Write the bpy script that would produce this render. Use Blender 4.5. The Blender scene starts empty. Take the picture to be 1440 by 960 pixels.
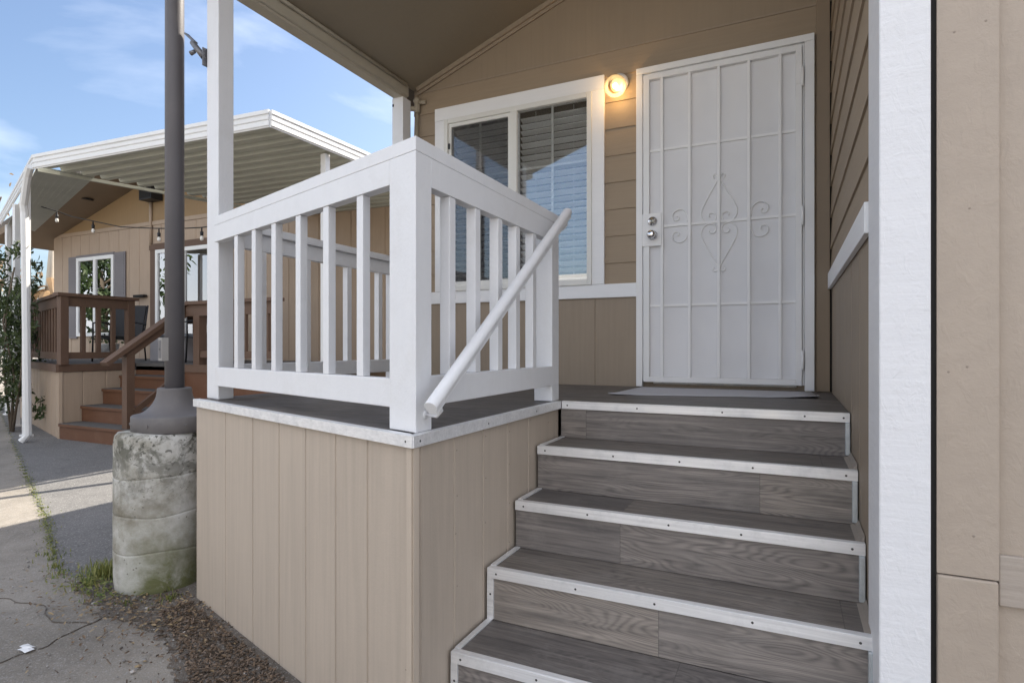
import bpy, bmesh, math, random
from mathutils import Vector, Matrix, noise as mnoise
R = random.Random(7)
scene = bpy.context.scene
COL = scene.collection
PI = math.pi
V = Vector

# ------------------------------------------------------------------ materials
def nmat(name):
    m = bpy.data.materials.new(name); m.use_nodes = True
    nt = m.node_tree; nt.nodes.clear()
    out = nt.nodes.new('ShaderNodeOutputMaterial')
    b = nt.nodes.new('ShaderNodeBsdfPrincipled')
    nt.links.new(b.outputs[0], out.inputs[0])
    return m, nt, b, out
def N(nt, t, **kw):
    n = nt.nodes.new(t)
    for k, v in kw.items():
        if k.startswith('i_'):
            n.inputs[k[2:].replace('_', ' ')].default_value = v
        else: setattr(n, k, v)
    return n
def L(nt, a, b): nt.links.new(a, b)
def mapped(nt, scale=(1,1,1), loc=(0,0,0), rnd=False):
    tc = N(nt, 'ShaderNodeTexCoord'); mp = N(nt, 'ShaderNodeMapping')
    mp.inputs['Scale'].default_value = scale; mp.inputs['Location'].default_value = loc
    L(nt, tc.outputs['Object'], mp.inputs['Vector'])
    if rnd:
        oi = N(nt, 'ShaderNodeObjectInfo'); mu = N(nt, 'ShaderNodeMath', operation='MULTIPLY'); mu.inputs[1].default_value = 37.0
        L(nt, oi.outputs['Random'], mu.inputs[0]); L(nt, mu.outputs[0], mp.inputs['Location'])
    return mp.outputs[0]
def tex(nt, vec, scale, detail=4, rough=.55, dist=0.0):
    n = N(nt, 'ShaderNodeTexNoise'); n.inputs['Scale'].default_value = scale
    n.inputs['Detail'].default_value = detail; n.inputs['Roughness'].default_value = rough
    n.inputs['Distortion'].default_value = dist
    L(nt, vec, n.inputs['Vector']); return n.outputs[0]
def ramp(nt, fac, stops):
    r = N(nt, 'ShaderNodeValToRGB'); e = r.color_ramp.elements
    while len(e) < len(stops): e.new(.5)
    for i, (p, c) in enumerate(stops):
        e[i].position = p; e[i].color = (*c, 1) if len(c) == 3 else c
    L(nt, fac, r.inputs[0]); return r.outputs[0]
def mixc(nt, fac, a, b, mode='MIX'):
    m = N(nt, 'ShaderNodeMix', data_type='RGBA', blend_type=mode)
    if isinstance(fac, (int, float)): m.inputs[0].default_value = fac
    else: L(nt, fac, m.inputs[0])
    for i, x in ((6, a), (7, b)):
        if isinstance(x, tuple): m.inputs[i].default_value = (*x, 1)
        else: L(nt, x, m.inputs[i])
    return m.outputs[2]
def bump(nt, b, h, strength, dist=.01):
    bp = N(nt, 'ShaderNodeBump'); bp.inputs['Strength'].default_value = strength; bp.inputs['Distance'].default_value = dist
    L(nt, h, bp.inputs['Height']); L(nt, bp.outputs[0], b.inputs['Normal'])
def mul(c, k): return tuple(x*k for x in c)

def paint(name, col, rough=.55, var=.10, stretch=(1,1,1), grain=0.0, gscale=(60,60,2.5), dirt=0.0, dirtcol=(.2,.16,.12), spec=.35, splash=0.0, lump=0.0):
    m, nt, b, _ = nmat(name)
    v = mapped(nt, stretch)
    n1 = tex(nt, v, 1.7, 5, .6)
    c = ramp(nt, n1, [(.3, mul(col, 1-var)), (.7, mul(col, 1+var*.6))])
    g = tex(nt, mapped(nt, gscale), 1.0, 4, .6)
    if grain > 0:
        c = mixc(nt, .5, c, ramp(nt, g, [(.35, mul(col, 1-grain*.5)), (.65, mul(col, 1+grain*.25))]))
    if dirt > 0:
        d = tex(nt, mapped(nt, (3,3,3)), 2.2, 8, .7)
        f = ramp(nt, d, [(.52, (0,0,0)), (.75, (dirt,)*3)])
        c = mixc(nt, f, c, dirtcol)
    if splash > 0:      # faint weathering runs
        st_ = tex(nt, mapped(nt, (11,11,.7)), 1.3, 6, .7)
        c = mixc(nt, ramp(nt, st_, [(.56, (0,0,0)), (.75, (.30,)*3)]), c, mul(col, .72))
    L(nt, c, b.inputs['Base Color'])
    b.inputs['Roughness'].default_value = rough
    b.inputs['Specular IOR Level'].default_value = spec
    fine = tex(nt, mapped(nt), 90, 3, .6)
    ad = N(nt, 'ShaderNodeMath', operation='MULTIPLY_ADD'); L(nt, g, ad.inputs[0]); ad.inputs[1].default_value = 1.0 + grain*3; L(nt, fine, ad.inputs[2])
    h = ad.outputs[0]
    if lump > 0:        # roller stipple, runs and small dents in thick paint
        l1 = tex(nt, mapped(nt, (1,1,.55)), 30, 4, .6, .8); l2 = tex(nt, mapped(nt, (1,1,.3)), 6, 3, .5, 1.2)
        m1 = N(nt, 'ShaderNodeMath', operation='MULTIPLY_ADD'); L(nt, ramp(nt, l1, [(.50,(0,0,0)),(.62,(1,1,1))]), m1.inputs[0]); m1.inputs[1].default_value = .9*lump; L(nt, h, m1.inputs[2])
        m2 = N(nt, 'ShaderNodeMath', operation='MULTIPLY_ADD'); L(nt, l2, m2.inputs[0]); m2.inputs[1].default_value = 2.2*lump; L(nt, m1.outputs[0], m2.inputs[2]); h = m2.outputs[0]
    bump(nt, b, h, .28, .0022 + .002*grain + .002*lump)
    return m

WHITE = paint('white_paint', (.765,.77,.785), .45, .05, grain=.05, dirt=.22, dirtcol=(.55,.53,.50), gscale=(26,26,3), lump=.35)
TRIMW = paint('white_trim_paint', (.84,.845,.855), .5, .03, grain=.05, gscale=(4,4,70), dirt=.06, dirtcol=(.55,.55,.55))
ROUGHW = paint('rough_sawn_white_paint', (.755,.76,.78), .55, .03, grain=.10, gscale=(5,5,60), dirt=.12, dirtcol=(.58,.57,.55), lump=.7)
SKIRT = paint('tan_panel_paint', (.480,.405,.330), .6, .07, grain=.26, gscale=(38,38,1.6), dirt=.10, dirtcol=(.30,.25,.21), splash=.55)
NAIL = paint('painted_nail_head', (.30,.25,.205), .6, .1)
BATTEN = paint('tan_trim_paint', (.420,.352,.288), .5, .06, grain=.14, gscale=(16,16,22), dirt=.12, dirtcol=(.30,.26,.22), lump=.6)
SIDING = paint('brown_siding_paint', (.335,.262,.185), .6, .06, grain=.18, gscale=(2.5,2.5,60), dirt=.04, dirtcol=(.2,.16,.12))
PANELB = paint('brown_panel_paint', (.322,.260,.196), .6, .06, grain=.20, gscale=(45,45,2.2), dirt=.04, dirtcol=(.2,.16,.12))
CEIL = paint('brown_ceiling_paint', (.275,.235,.175), .65, .05, grain=.08)
BEAM = paint('beige_beam_paint', (.46,.42,.34), .5, .07, dirt=.2, dirtcol=(.28,.25,.2))
GREYPOLE = paint('grey_pole_paint', (.125,.118,.125), .5, .08, gscale=(40,40,2), dirt=.15, dirtcol=(.2,.19,.18), spec=.35)
BASECOV = paint('grey_cast_cover', (.155,.145,.145), .62, .15, dirt=.35, dirtcol=(.24,.225,.21), spec=.3)
BROWN = paint('brown_rail_paint', (.130,.078,.052), .6, .14, grain=.2, dirt=.12, dirtcol=(.2,.15,.12))
STEPB = paint('redbrown_step_paint', (.140,.064,.034), .6, .14, grain=.2, dirt=.2, dirtcol=(.25,.16,.11))
TREADG = paint('grey_tread_strip', (.11,.105,.10), .8, .2)
NTAN = paint('neighbour_tan_paint', (.42,.32,.235), .65, .08, grain=.2, gscale=(30,30,2))
NTANSHADE = paint('neighbour_gable_shade_tan', (.31,.205,.105), .65, .08, grain=.15, gscale=(30,30,2))  # wall tan with the gable's shade put into the colour
NROOF = paint('shingle', (.16,.14,.12), .9, .2)
ALU = paint('awning_white_enamel', (.74,.74,.73), .45, .05, dirt=.12, dirtcol=(.5,.48,.43))
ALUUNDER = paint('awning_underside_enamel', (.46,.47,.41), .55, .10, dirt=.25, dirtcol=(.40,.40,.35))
SHUT = paint('grey_shutter', (.20,.185,.19), .6, .08)
BLACK = paint('black_plastic', (.018,.018,.02), .45, .1)
MAT_MAT = paint('pale_rubber_mat', (.50,.50,.53), .8, .05, dirt=.12, dirtcol=(.36,.36,.37))
DOORW = paint('white_door_enamel', (.84,.84,.835), .4, .02)
DARKGAP = paint('dark_gap', (.02,.019,.018), .9, .1)
CHROMEDARK = paint('dark_hole', (.01,.01,.01), .8, .1)
CABLE = paint('black_cable', (.02,.02,.02), .6, .1)

def metal(name, col, rough, metallic=1.0, scratch=.12, gs=(3,120,120)):
    m, nt, b, _ = nmat(name)
    g = tex(nt, mapped(nt, gs), 1.0, 4, .6)
    d = tex(nt, mapped(nt), 9, 6, .7)
    c = ramp(nt, g, [(.3, mul(col, .86)), (.7, mul(col, 1.05))])
    c = mixc(nt, ramp(nt, d, [(.5, (0,0,0)), (.75, (.5,)*3)]), c, mul(col, .62))
    L(nt, c, b.inputs['Base Color']); b.inputs['Metallic'].default_value = metallic
    L(nt, ramp(nt, d, [(.3, (rough-scratch,)*3), (.7, (rough+scratch,)*3)]), b.inputs['Roughness'])
    bump(nt, b, g, .15, .001)
    return m
TRIM = metal('aluminium_edging', (.86,.86,.865), .46, .42)
GALV = metal('galvanised_flashing', (.58,.62,.64), .55, .6, gs=(20,20,20))
CHROME = metal('chrome', (.8,.8,.82), .16, 1.0, .05)
BRASSY = metal('brushed_nickel', (.52,.51,.46), .3, 1.0, .08)
STEELDARK = metal('weathered_steel', (.20,.20,.21), .5, .8)
SCREW = metal('screw_head', (.10,.10,.10), .5, .9)

def vinyl(name, row_w, length, k_):
    m, nt, b, _ = nmat(name)
    tc = N(nt, 'ShaderNodeTexCoord'); sp = N(nt, 'ShaderNodeSeparateXYZ'); L(nt, tc.outputs['Object'], sp.inputs[0])
    oi = N(nt, 'ShaderNodeObjectInfo')
    def M(op, a, bb=None, c=None):
        n = N(nt, 'ShaderNodeMath', operation=op)
        for i, x in enumerate((a, bb, c)):
            if x is None: continue
            if isinstance(x, (int, float)): n.inputs[i].default_value = x
            else: L(nt, x, n.inputs[i])
        return n.outputs[0]
    off = M('MULTIPLY', oi.outputs['Random'], 17.3)
    u0 = sp.outputs[0]
    v0 = M('ADD', sp.outputs[1], sp.outputs[2])
    # plank length 0.92 across, width 0.20
    row = M('FLOOR', M('DIVIDE', M('ADD', v0, M('MULTIPLY', off, 1.0 if row_w < 1 else 0.0)), row_w))
    wn = N(nt, 'ShaderNodeTexWhiteNoise', noise_dimensions='1D'); L(nt, M('ADD', row, M('MULTIPLY', off, 3.1)), wn.inputs['W'])
    us = M('ADD', M('ADD', u0, off), M('MULTIPLY', wn.outputs[0], length))
    pl = M('FLOOR', M('DIVIDE', us, length))
    fr = M('FRACT', M('DIVIDE', us, length))
    wn2 = N(nt, 'ShaderNodeTexWhiteNoise', noise_dimensions='2D')
    cb0 = N(nt, 'ShaderNodeCombineXYZ'); L(nt, pl, cb0.inputs[0]); L(nt, M('ADD', row, off), cb0.inputs[1]); L(nt, cb0.outputs[0], wn2.inputs['Vector'])
    tone = wn2.outputs[0]
    cb = N(nt, 'ShaderNodeCombineXYZ'); L(nt, M('ADD', us, M('MULTIPLY', tone, 31.0)), cb.inputs[0]); L(nt, M('ADD', v0, M('MULTIPLY', tone, 9.0)), cb.inputs[1])
    def nz(sx, sy, sc, det=4, rg=.55, dist=0.):
        mp = N(nt, 'ShaderNodeMapping'); mp.inputs['Scale'].default_value = (sx, sy, 1); L(nt, cb.outputs[0], mp.inputs[0])
        return tex(nt, mp.outputs[0], sc, det, rg, dist)
    broad = nz(1.1, 7.0, 1.0, 2, .45)
    cath = M('SINE', M('MULTIPLY', broad, 260.0))
    cathr = ramp(nt, M('MULTIPLY_ADD', cath, .5, .5), [(.0, (0,0,0)), (.45, (.65,)*3), (1., (1,1,1))])
    streak = nz(3.0, 75, 1.0, 6, .65)
    streak2 = nz(1.0, 22, 1.0, 4, .6)
    patch = nz(1.3, 4.0, 1.0, 3, .5)
    base = ramp(nt, streak2, [(.30, (.090,.083,.080)), (.50, (.175,.160,.150)), (.70, (.30,.27,.245))])
    base = mixc(nt, M('MULTIPLY', ramp(nt, patch, [(.40, (0,0,0)), (.56, (1,1,1))]), .62), base, mixc(nt, cathr, (.10,.090,.085), (.31,.276,.25)))
    base = mixc(nt, .50, base, ramp(nt, streak, [(.36, (.070,.066,.066)), (.52,(.165,.15,.14)), (.68, (.31,.28,.255))]))
    tn = ramp(nt, tone, [(0, mul((.82,.82,.84), k_)), (1, mul((1.16,1.13,1.08), k_))])
    base = mixc(nt, 1.0, base, tn, 'MULTIPLY')
    dust = nz(2.2, 3.0, 2.4, 8, .72, .6)
    base = mixc(nt, ramp(nt, dust, [(.50, (0,0,0)), (.72, (.34,)*3)]), base, (.30,.28,.26))
    seam = M('LESS_THAN', fr, .0022)
    base = mixc(nt, M('MULTIPLY', seam, .4), base, (.04,.037,.035))
    L(nt, base, b.inputs['Base Color'])
    L(nt, ramp(nt, streak2, [(.3, (.42,)*3), (.7, (.58,)*3)]), b.inputs['Roughness'])
    b.inputs['Specular IOR Level'].default_value = .4
    bump(nt, b, M('ADD', streak, M('MULTIPLY', cathr, .3)), .22, .0015)
    return m
VINYL = vinyl('grey_vinyl_plank', .18, 1.2, .62)
VSTEP = vinyl('grey_brown_vinyl_riser_plank', 50.0, 1.22, 1.20)
VTREAD = vinyl('dark_grey_vinyl_tread_plank', 50.0, 1.34, .86)

def glass_thin(name, tint=(1,1,1), refl=1.0, blur=0.0):
    m = bpy.data.materials.new(name); m.use_nodes = True; nt = m.node_tree; nt.nodes.clear()
    out = N(nt, 'ShaderNodeOutputMaterial'); mix = N(nt, 'ShaderNodeMixShader')
    tr = N(nt, 'ShaderNodeBsdfTransparent'); tr.inputs[0].default_value = (*tint, 1)
    gl = N(nt, 'ShaderNodeBsdfGlossy'); gl.inputs['Roughness'].default_value = blur
    fr = N(nt, 'ShaderNodeFresnel'); fr.inputs[0].default_value = 1.55
    mu = N(nt, 'ShaderNodeMath', operation='MULTIPLY_ADD'); mu.inputs[1].default_value = 1.9*refl; mu.inputs[2].default_value = .10*refl
    mu.use_clamp = True
    L(nt, fr.outputs[0], mu.inputs[0]); L(nt, mu.outputs[0], mix.inputs[0]); L(nt, tr.outputs[0], mix.inputs[1]); L(nt, gl.outputs[0], mix.inputs[2]); L(nt, mix.outputs[0], out.inputs[0])
    return m
GLASS = glass_thin('window_glass', (.97,.985,.99), 1.0)
NGLASS = glass_thin('neighbour_window_glass', (.7,.75,.78), 1.9)
GLOBE = glass_thin('lamp_globe_glass', (.95,.84,.66), .35)

def screenmat(name, col, alpha, scale=None):
    m = bpy.data.materials.new(name); m.use_nodes = True; nt = m.node_tree; nt.nodes.clear()
    out = N(nt, 'ShaderNodeOutputMaterial'); mix = N(nt, 'ShaderNodeMixShader')
    tr = N(nt, 'ShaderNodeBsdfTransparent'); df = N(nt, 'ShaderNodeBsdfDiffuse')
    v = mapped(nt); n1 = tex(nt, v, 2.0, 3, .5)
    L(nt, ramp(nt, n1, [(.3, mul(col, .95)), (.7, mul(col, 1.04))]), df.inputs[0])
    mix.inputs[0].default_value = alpha
    L(nt, tr.outputs[0], mix.inputs[1]); L(nt, df.outputs[0], mix.inputs[2]); L(nt, mix.outputs[0], out.inputs[0])
    return m
PERF = screenmat('white_perforated_screen', (.92,.92,.935), .82)
INSECT = screenmat('dark_insect_screen', (.10,.10,.10), .24)

def emit(name, col, s):
    m = bpy.data.materials.new(name); m.use_nodes = True; nt = m.node_tree; nt.nodes.clear()
    out = N(nt, 'ShaderNodeOutputMaterial'); e = N(nt, 'ShaderNodeEmission'); e.inputs[0].default_value = (*col, 1); e.inputs[1].default_value = s
    L(nt, e.outputs[0], out.inputs[0]); return m
BULB = emit('lit_bulb', (1.0, .76, .42), 4.0)

def leafmat(name, c1, c2, trans=.25):
    m, nt, b, out = nmat(name)
    oi = N(nt, 'ShaderNodeNewGeometry')
    c = ramp(nt, oi.outputs['Random Per Island'], [(0, c1), (1, c2)])
    L(nt, c, b.inputs['Base Color']); b.inputs['Roughness'].default_value = .5
    t = N(nt, 'ShaderNodeBsdfTranslucent'); L(nt, c, t.inputs[0]); mx = N(nt, 'ShaderNodeMixShader'); mx.inputs[0].default_value = trans
    L(nt, b.outputs[0], mx.inputs[1]); L(nt, t.outputs[0], mx.inputs[2]); L(nt, mx.outputs[0], out.inputs[0])
    return m
LEAFD = leafmat('dark_leaves', (.022,.040,.014), (.085,.115,.035))
LEAFM = leafmat('mid_leaves', (.03,.06,.02), (.10,.15,.05))
WEED = leafmat('weed_blades', (.09,.14,.03), (.30,.29,.09), .35)
MULCH = leafmat('mulch_chips', (.034,.023,.015), (.225,.158,.108), .0)
LITTER = leafmat('fallen_leaves', (.10,.055,.03), (.36,.27,.15), .1)
PEBBLE = leafmat('pebbles', (.16,.15,.14), (.46,.43,.40), .0)
BARK = paint('bark', (.15,.12,.09), .9, .2)
DRYLEAF = leafmat('dry_leaves', (.22,.13,.06), (.45,.32,.18), .2)

def groundmat(name, c1, c2, speck=.5, rough=.9, stain=(.05,.047,.045), stainamt=.6, bscale=.006):
    m, nt, b, _ = nmat(name)
    v = mapped(nt)
    big = tex(nt, v, .9, 8, .65, .4); fine = tex(nt, v, 150, 3, .7); med = tex(nt, v, 14, 8, .72)
    c = ramp(nt, big, [(.32, c1), (.68, c2)])
    st = tex(nt, mapped(nt, (1.,1.,1.), (5,3,0)), 1.6, 10, .7, .6)
    c = mixc(nt, ramp(nt, st, [(.48, (0,0,0)), (.66, (stainamt,)*3)]), c, stain)
    c = mixc(nt, .45, c, mixc(nt, med, mul(c1, .7), mul(c2, 1.25)))
    vo = N(nt, 'ShaderNodeTexVoronoi'); vo.inputs['Scale'].default_value = 170; L(nt, v, vo.inputs['Vector'])
    vr = N(nt, 'ShaderNodeSeparateColor'); L(nt, vo.outputs['Color'], vr.inputs[0])
    c = mixc(nt, ramp(nt, vr.outputs[0], [(.80, (0,0,0)), (.97, (speck,)*3)]), c, (.40,.385,.37))
    c = mixc(nt, ramp(nt, fine, [(.30, (.5,)*3), (.5, (0,0,0))]), c, mul(c1, .45))
    L(nt, c, b.inputs['Base Color']); b.inputs['Roughness'].default_value = rough; b.inputs['Specular IOR Level'].default_value = .25
    ad = N(nt, 'ShaderNodeMath', operation='MULTIPLY_ADD'); L(nt, fine, ad.inputs[0]); ad.inputs[1].default_value = .5; L(nt, med, ad.inputs[2])
    bump(nt, b, ad.outputs[0], .8, bscale)
    return m
STREET = groundmat('worn_street_paving', (.180,.160,.135), (.365,.33,.285), .5, stain=(.098,.088,.076), stainamt=.85)
ASPH = groundmat('dark_asphalt', (.122,.118,.114), (.215,.208,.200), .6, stain=(.05,.05,.052), stainamt=.5)
DIRT = groundmat('packed_dirt', (.095,.080,.066), (.190,.165,.140), .5, stain=(.045,.035,.028), stainamt=.7, bscale=.012)

def concrete():
    m, nt, b, _ = nmat('mossy_concrete')
    v = mapped(nt)
    big = tex(nt, v, 3.2, 8, .65); med = tex(nt, mapped(nt, (1,1,1), (3,1,2)), 9, 8, .7, .5); fine = tex(nt, v, 60, 4, .7)
    c = ramp(nt, big, [(.36, (.215,.195,.15)), (.46, (.37,.355,.31)), (.58, (.58,.57,.54))])
    # dark lichen spots near top
    sp = N(nt, 'ShaderNodeSeparateXYZ'); tc = N(nt, 'ShaderNodeTexCoord'); L(nt, tc.outputs['Object'], sp.inputs[0])
    top = N(nt, 'ShaderNodeMapRange'); L(nt, sp.outputs[2], top.inputs[0]); top.inputs[1].default_value = .38; top.inputs[2].default_value = .78
    mm = N(nt, 'ShaderNodeMath', operation='MULTIPLY'); L(nt, ramp(nt, med, [(.47, (0,0,0)), (.58, (1,1,1))]), mm.inputs[0]); L(nt, top.outputs[0], mm.inputs[1])
    c = mixc(nt, mm.outputs[0], c, (.10,.098,.075))
    spots = tex(nt, mapped(nt, (1,1,1), (7,2,1)), 48, 3, .5)
    m2 = N(nt, 'ShaderNodeMath', operation='MULTIPLY'); L(nt, ramp(nt, spots, [(.60, (0,0,0)), (.66, (.85,)*3)]), m2.inputs[0]); L(nt, top.outputs[0], m2.inputs[1])
    c = mixc(nt, m2.outputs[0], c, (.055,.052,.042))
    # moss stains low and to one side
    low = N(nt, 'ShaderNodeMapRange'); L(nt, sp.outputs[2], low.inputs[0]); low.inputs[1].default_value = .42; low.inputs[2].default_value = .0
    sd = N(nt, 'ShaderNodeMapRange'); L(nt, sp.outputs[0], sd.inputs[0]); sd.inputs[1].default_value = -.05; sd.inputs[2].default_value = .16
    m3 = N(nt, 'ShaderNodeMath', operation='MULTIPLY'); L(nt, low.outputs[0], m3.inputs[0]); L(nt, sd.outputs[0], m3.inputs[1])
    m4 = N(nt, 'ShaderNodeMath', operation='MULTIPLY_ADD'); L(nt, med, m4.inputs[0]); m4.inputs[1].default_value = 1.4; m4.inputs[2].default_value = -.25
    m5 = N(nt, 'ShaderNodeMath', operation='MULTIPLY', use_clamp=True); L(nt, m3.outputs[0], m5.inputs[0]); L(nt, m4.outputs[0], m5.inputs[1])
    m6 = N(nt, 'ShaderNodeMath', operation='MULTIPLY', use_clamp=True); L(nt, m5.outputs[0], m6.inputs[0]); m6.inputs[1].default_value = 2.2
    c = mixc(nt, m6.outputs[0], c, (.125,.130,.055))
    lf = N(nt, 'ShaderNodeMapRange'); L(nt, sp.outputs[0], lf.inputs[0]); lf.inputs[1].default_value = -.05; lf.inputs[2].default_value = -.22
    m7 = N(nt, 'ShaderNodeMath', operation='MULTIPLY', use_clamp=True); L(nt, lf.outputs[0], m7.inputs[0]); L(nt, ramp(nt, big, [(.4, (0,0,0)), (.6, (.8,)*3)]), m7.inputs[1])
    c = mixc(nt, m7.outputs[0], c, (.21,.20,.115))
    vo = N(nt, 'ShaderNodeTexVoronoi'); vo.inputs['Scale'].default_value = 34; L(nt, v, vo.inputs['Vector'])
    pit = ramp(nt, vo.outputs['Distance'], [(.10, (1,1,1)), (.19, (0,0,0))]); pm = N(nt, 'ShaderNodeMath', operation='MULTIPLY'); L(nt, pit, pm.inputs[0]); L(nt, ramp(nt, tex(nt, v, 7, 2), [(.50,(0,0,0)),(.56,(.75,)*3)]), pm.inputs[1])
    c = mixc(nt, pm.outputs[0], c, (.13,.12,.10))
    L(nt, c, b.inputs['Base Color']); b.inputs['Roughness'].default_value = .92
    ad = N(nt, 'ShaderNodeMath', operation='MULTIPLY_ADD'); L(nt, fine, ad.inputs[0]); ad.inputs[1].default_value = .35; L(nt, med, ad.inputs[2])
    bump(nt, b, ad.outputs[0], .7, .010)
    return m
CONC = concrete()

# ------------------------------------------------------------------ mesh builder
class MB:
    def __init__(s): s.bm = bmesh.new(); s.mi = 0; s.smooth = set()
    def mat(s, i): s.mi = i; return s
    def face(s, pts, sm=False):
        f = s.bm.faces.new([s.bm.verts.new(p) for p in pts]); f.material_index = s.mi; f.smooth = sm; return f
    def fv(s, vs, sm=False):
        try: f = s.bm.faces.new(vs)
        except ValueError: return None
        f.material_index = s.mi; f.smooth = sm; return f
    def hexa(s, p):   # 8 points: bottom 0-3 ccw, top 4-7
        v = [s.bm.verts.new(q) for q in p]
        for q in ((3,2,1,0),(4,5,6,7),(0,1,5,4),(1,2,6,5),(2,3,7,6),(3,0,4,7)): s.fv([v[i] for i in q])
        return s
    def box(s, a, b):
        (x0,y0,z0),(x1,y1,z1) = [min(a[i],b[i]) for i in range(3)], [max(a[i],b[i]) for i in range(3)]
        return s.hexa([(x0,y0,z0),(x1,y0,z0),(x1,y1,z0),(x0,y1,z0),(x0,y0,z1),(x1,y0,z1),(x1,y1,z1),(x0,y1,z1)])
    def prism(s, poly, z0, z1):
        b = [s.bm.verts.new((x,y,z0)) for x,y in poly]; t = [s.bm.verts.new((x,y,z1)) for x,y in poly]; n = len(poly)
        s.fv(list(reversed(b))); s.fv(t)
        for i in range(n): s.fv([b[i], b[(i+1)%n], t[(i+1)%n], t[i]])
        return s
    def extr(s, prof, d, caps=True):     # prof: 3D closed polygon, swept by vector d
        d = V(d); a = [s.bm.verts.new(p) for p in prof]; b = [s.bm.verts.new(V(p)+d) for p in prof]; n = len(prof)
        if caps: s.fv(list(reversed(a))); s.fv(b)
        for i in range(n): s.fv([a[i], a[(i+1)%n], b[(i+1)%n], b[i]])
        return s
    def bar(s, p0, p1, w, h, up=(0,0,1)):   # rectangular bar, w sideways, h along up
        p0, p1, up = V(p0), V(p1), V(up); t = (p1-p0).normalized(); sd = t.cross(up).normalized()*(w/2); u = sd.cross(t).normalized()*(h/2)
        return s.hexa([p0-sd-u, p1-sd-u, p1+sd-u, p0+sd-u, p0-sd+u, p1-sd+u, p1+sd+u, p0+sd+u])
    def tube(s, pts, r, seg=8, caps=True, sm=True):
        pts = [V(p) for p in pts]; rings = []
        rr = r if isinstance(r, (list, tuple)) else [r]*len(pts)
        prev = None
        for i, p in enumerate(pts):
            t = (pts[min(i+1, len(pts)-1)] - pts[max(i-1, 0)]).normalized()
            if prev is None:
                a = V((0,0,1)) if abs(t.z) < .9 else V((1,0,0)); u = t.cross(a).normalized()
            else: u = (prev - t*prev.dot(t)).normalized()
            w = t.cross(u); prev = u
            rings.append([s.bm.verts.new(p + (u*math.cos(k*2*PI/seg) + w*math.sin(k*2*PI/seg))*rr[i]) for k in range(seg)])
        for a, b in zip(rings, rings[1:]):
            for k in range(seg): s.fv([a[k], a[(k+1)%seg], b[(k+1)%seg], b[k]], sm)
        if caps: s.fv(list(reversed(rings[0]))); s.fv(rings[-1])
        return s
    def lathe(s, c, prof, seg=40, axis=(0,0,1), sm=True):   # prof: (r, h)
        c = V(c); ax = V(axis).normalized(); a = V((1,0,0)) if abs(ax.x) < .9 else V((0,1,0)); u = ax.cross(a).normalized(); w = ax.cross(u); rings = []
        for r, h in prof:
            if r < 1e-6: rings.append([s.bm.verts.new(c+ax*h)])
            else: rings.append([s.bm.verts.new(c + ax*h + (u*math.cos(k*2*PI/seg)+w*math.sin(k*2*PI/seg))*r) for k in range(seg)])
        for p, q in zip(rings, rings[1:]):
            for k in range(seg):
                k2 = (k+1) % seg
                if len(p) == 1 and len(q) == 1: continue
                if len(p) == 1: s.fv([p[0], q[k2], q[k]], sm)
                elif len(q) == 1: s.fv([p[k], p[k2], q[0]], sm)
                else: s.fv([p[k], p[k2], q[k2], q[k]], sm)
        return s
    def ball(s, c, r, seg=14, rings=8, sc=(1,1,1)):
        prof = [(r*math.sin(PI*i/rings), -r*math.cos(PI*i/rings)*sc[2]) for i in range(rings+1)]
        return s.lathe(c, prof, seg)
    def grooved(s, p0, p1, z0, z1, pos, thick=.012, gw=.012, gd=.007, z1b=None):
        """vertical panel from p0 to p1 (plan), outside on the right of p0->p1, V grooves at distances pos"""
        p0, p1 = V((*p0,0)), V((*p1,0)); t = (p1-p0).normalized(); n = V((t.y,-t.x,0)); Lh = (p1-p0).length
        xs = [(0,0)]
        for g in sorted(pos):
            if gw < g < Lh-gw: xs += [(g-gw/2,0),(g-gw/4,-gd),(g+gw/4,-gd),(g+gw/2,0)]
        xs.append((Lh,0))
        if z1b is None: z1b = z1
        fr = [(p0+t*x+n*y, z1+(z1b-z1)*x/Lh) for x,y in xs]
        a = [s.bm.verts.new((p.x,p.y,z0)) for p,_ in fr]; b = [s.bm.verts.new((p.x,p.y,z)) for p,z in fr]
        for i in range(len(fr)-1): s.fv([a[i], a[i+1], b[i+1], b[i]])
        bk0, bk1 = p0-n*thick, p1-n*thick
        c = [s.bm.verts.new((bk0.x,bk0.y,z0)), s.bm.verts.new((bk1.x,bk1.y,z0)), s.bm.verts.new((bk1.x,bk1.y,z1b)), s.bm.verts.new((bk0.x,bk0.y,z1))]
        s.fv([c[1], c[0], c[3], c[2]]); s.fv(b + [c[2], c[3]]); s.fv(list(reversed(a)) + [c[0], c[1]])
        s.fv([a[-1], c[1], c[2], b[-1]]); s.fv([c[0], a[0], b[0], c[3]])
        return s
    def build(s, name, mats, parent=None, base=None, bevel=0.0, seg=2, normals=True):
        if base is None: base = BASE.get(parent.name, V((0,0,0))) if parent else V((0,0,0))
        bmesh.ops.translate(s.bm, verts=s.bm.verts, vec=-V(base))
        if normals: bmesh.ops.recalc_face_normals(s.bm, faces=s.bm.faces)
        me = bpy.data.meshes.new(name); s.bm.to_mesh(me); s.bm.free()
        for m in (mats if isinstance(mats, (list, tuple)) else [mats]): me.materials.append(m)
        o = bpy.data.objects.new(name, me); COL.objects.link(o)
        if parent: o.parent = parent
        else: o.location = base
        BASE[o.name] = V(base)
        if bevel:
            md = o.modifiers.new('bevel', 'BEVEL'); md.width = bevel; md.segments = seg; md.limit_method = 'ANGLE'; md.angle_limit = math.radians(40); md.harden_normals = False
        return o
BASE = {}
def thing(name, label, cat, loc, group=None):
    o = bpy.data.objects.new(name, None); COL.objects.link(o); o.location = loc; o.empty_display_size = .2
    o['label'] = label; o['category'] = cat
    if group: o['group'] = group
    BASE[o.name] = V(loc); return o
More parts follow.
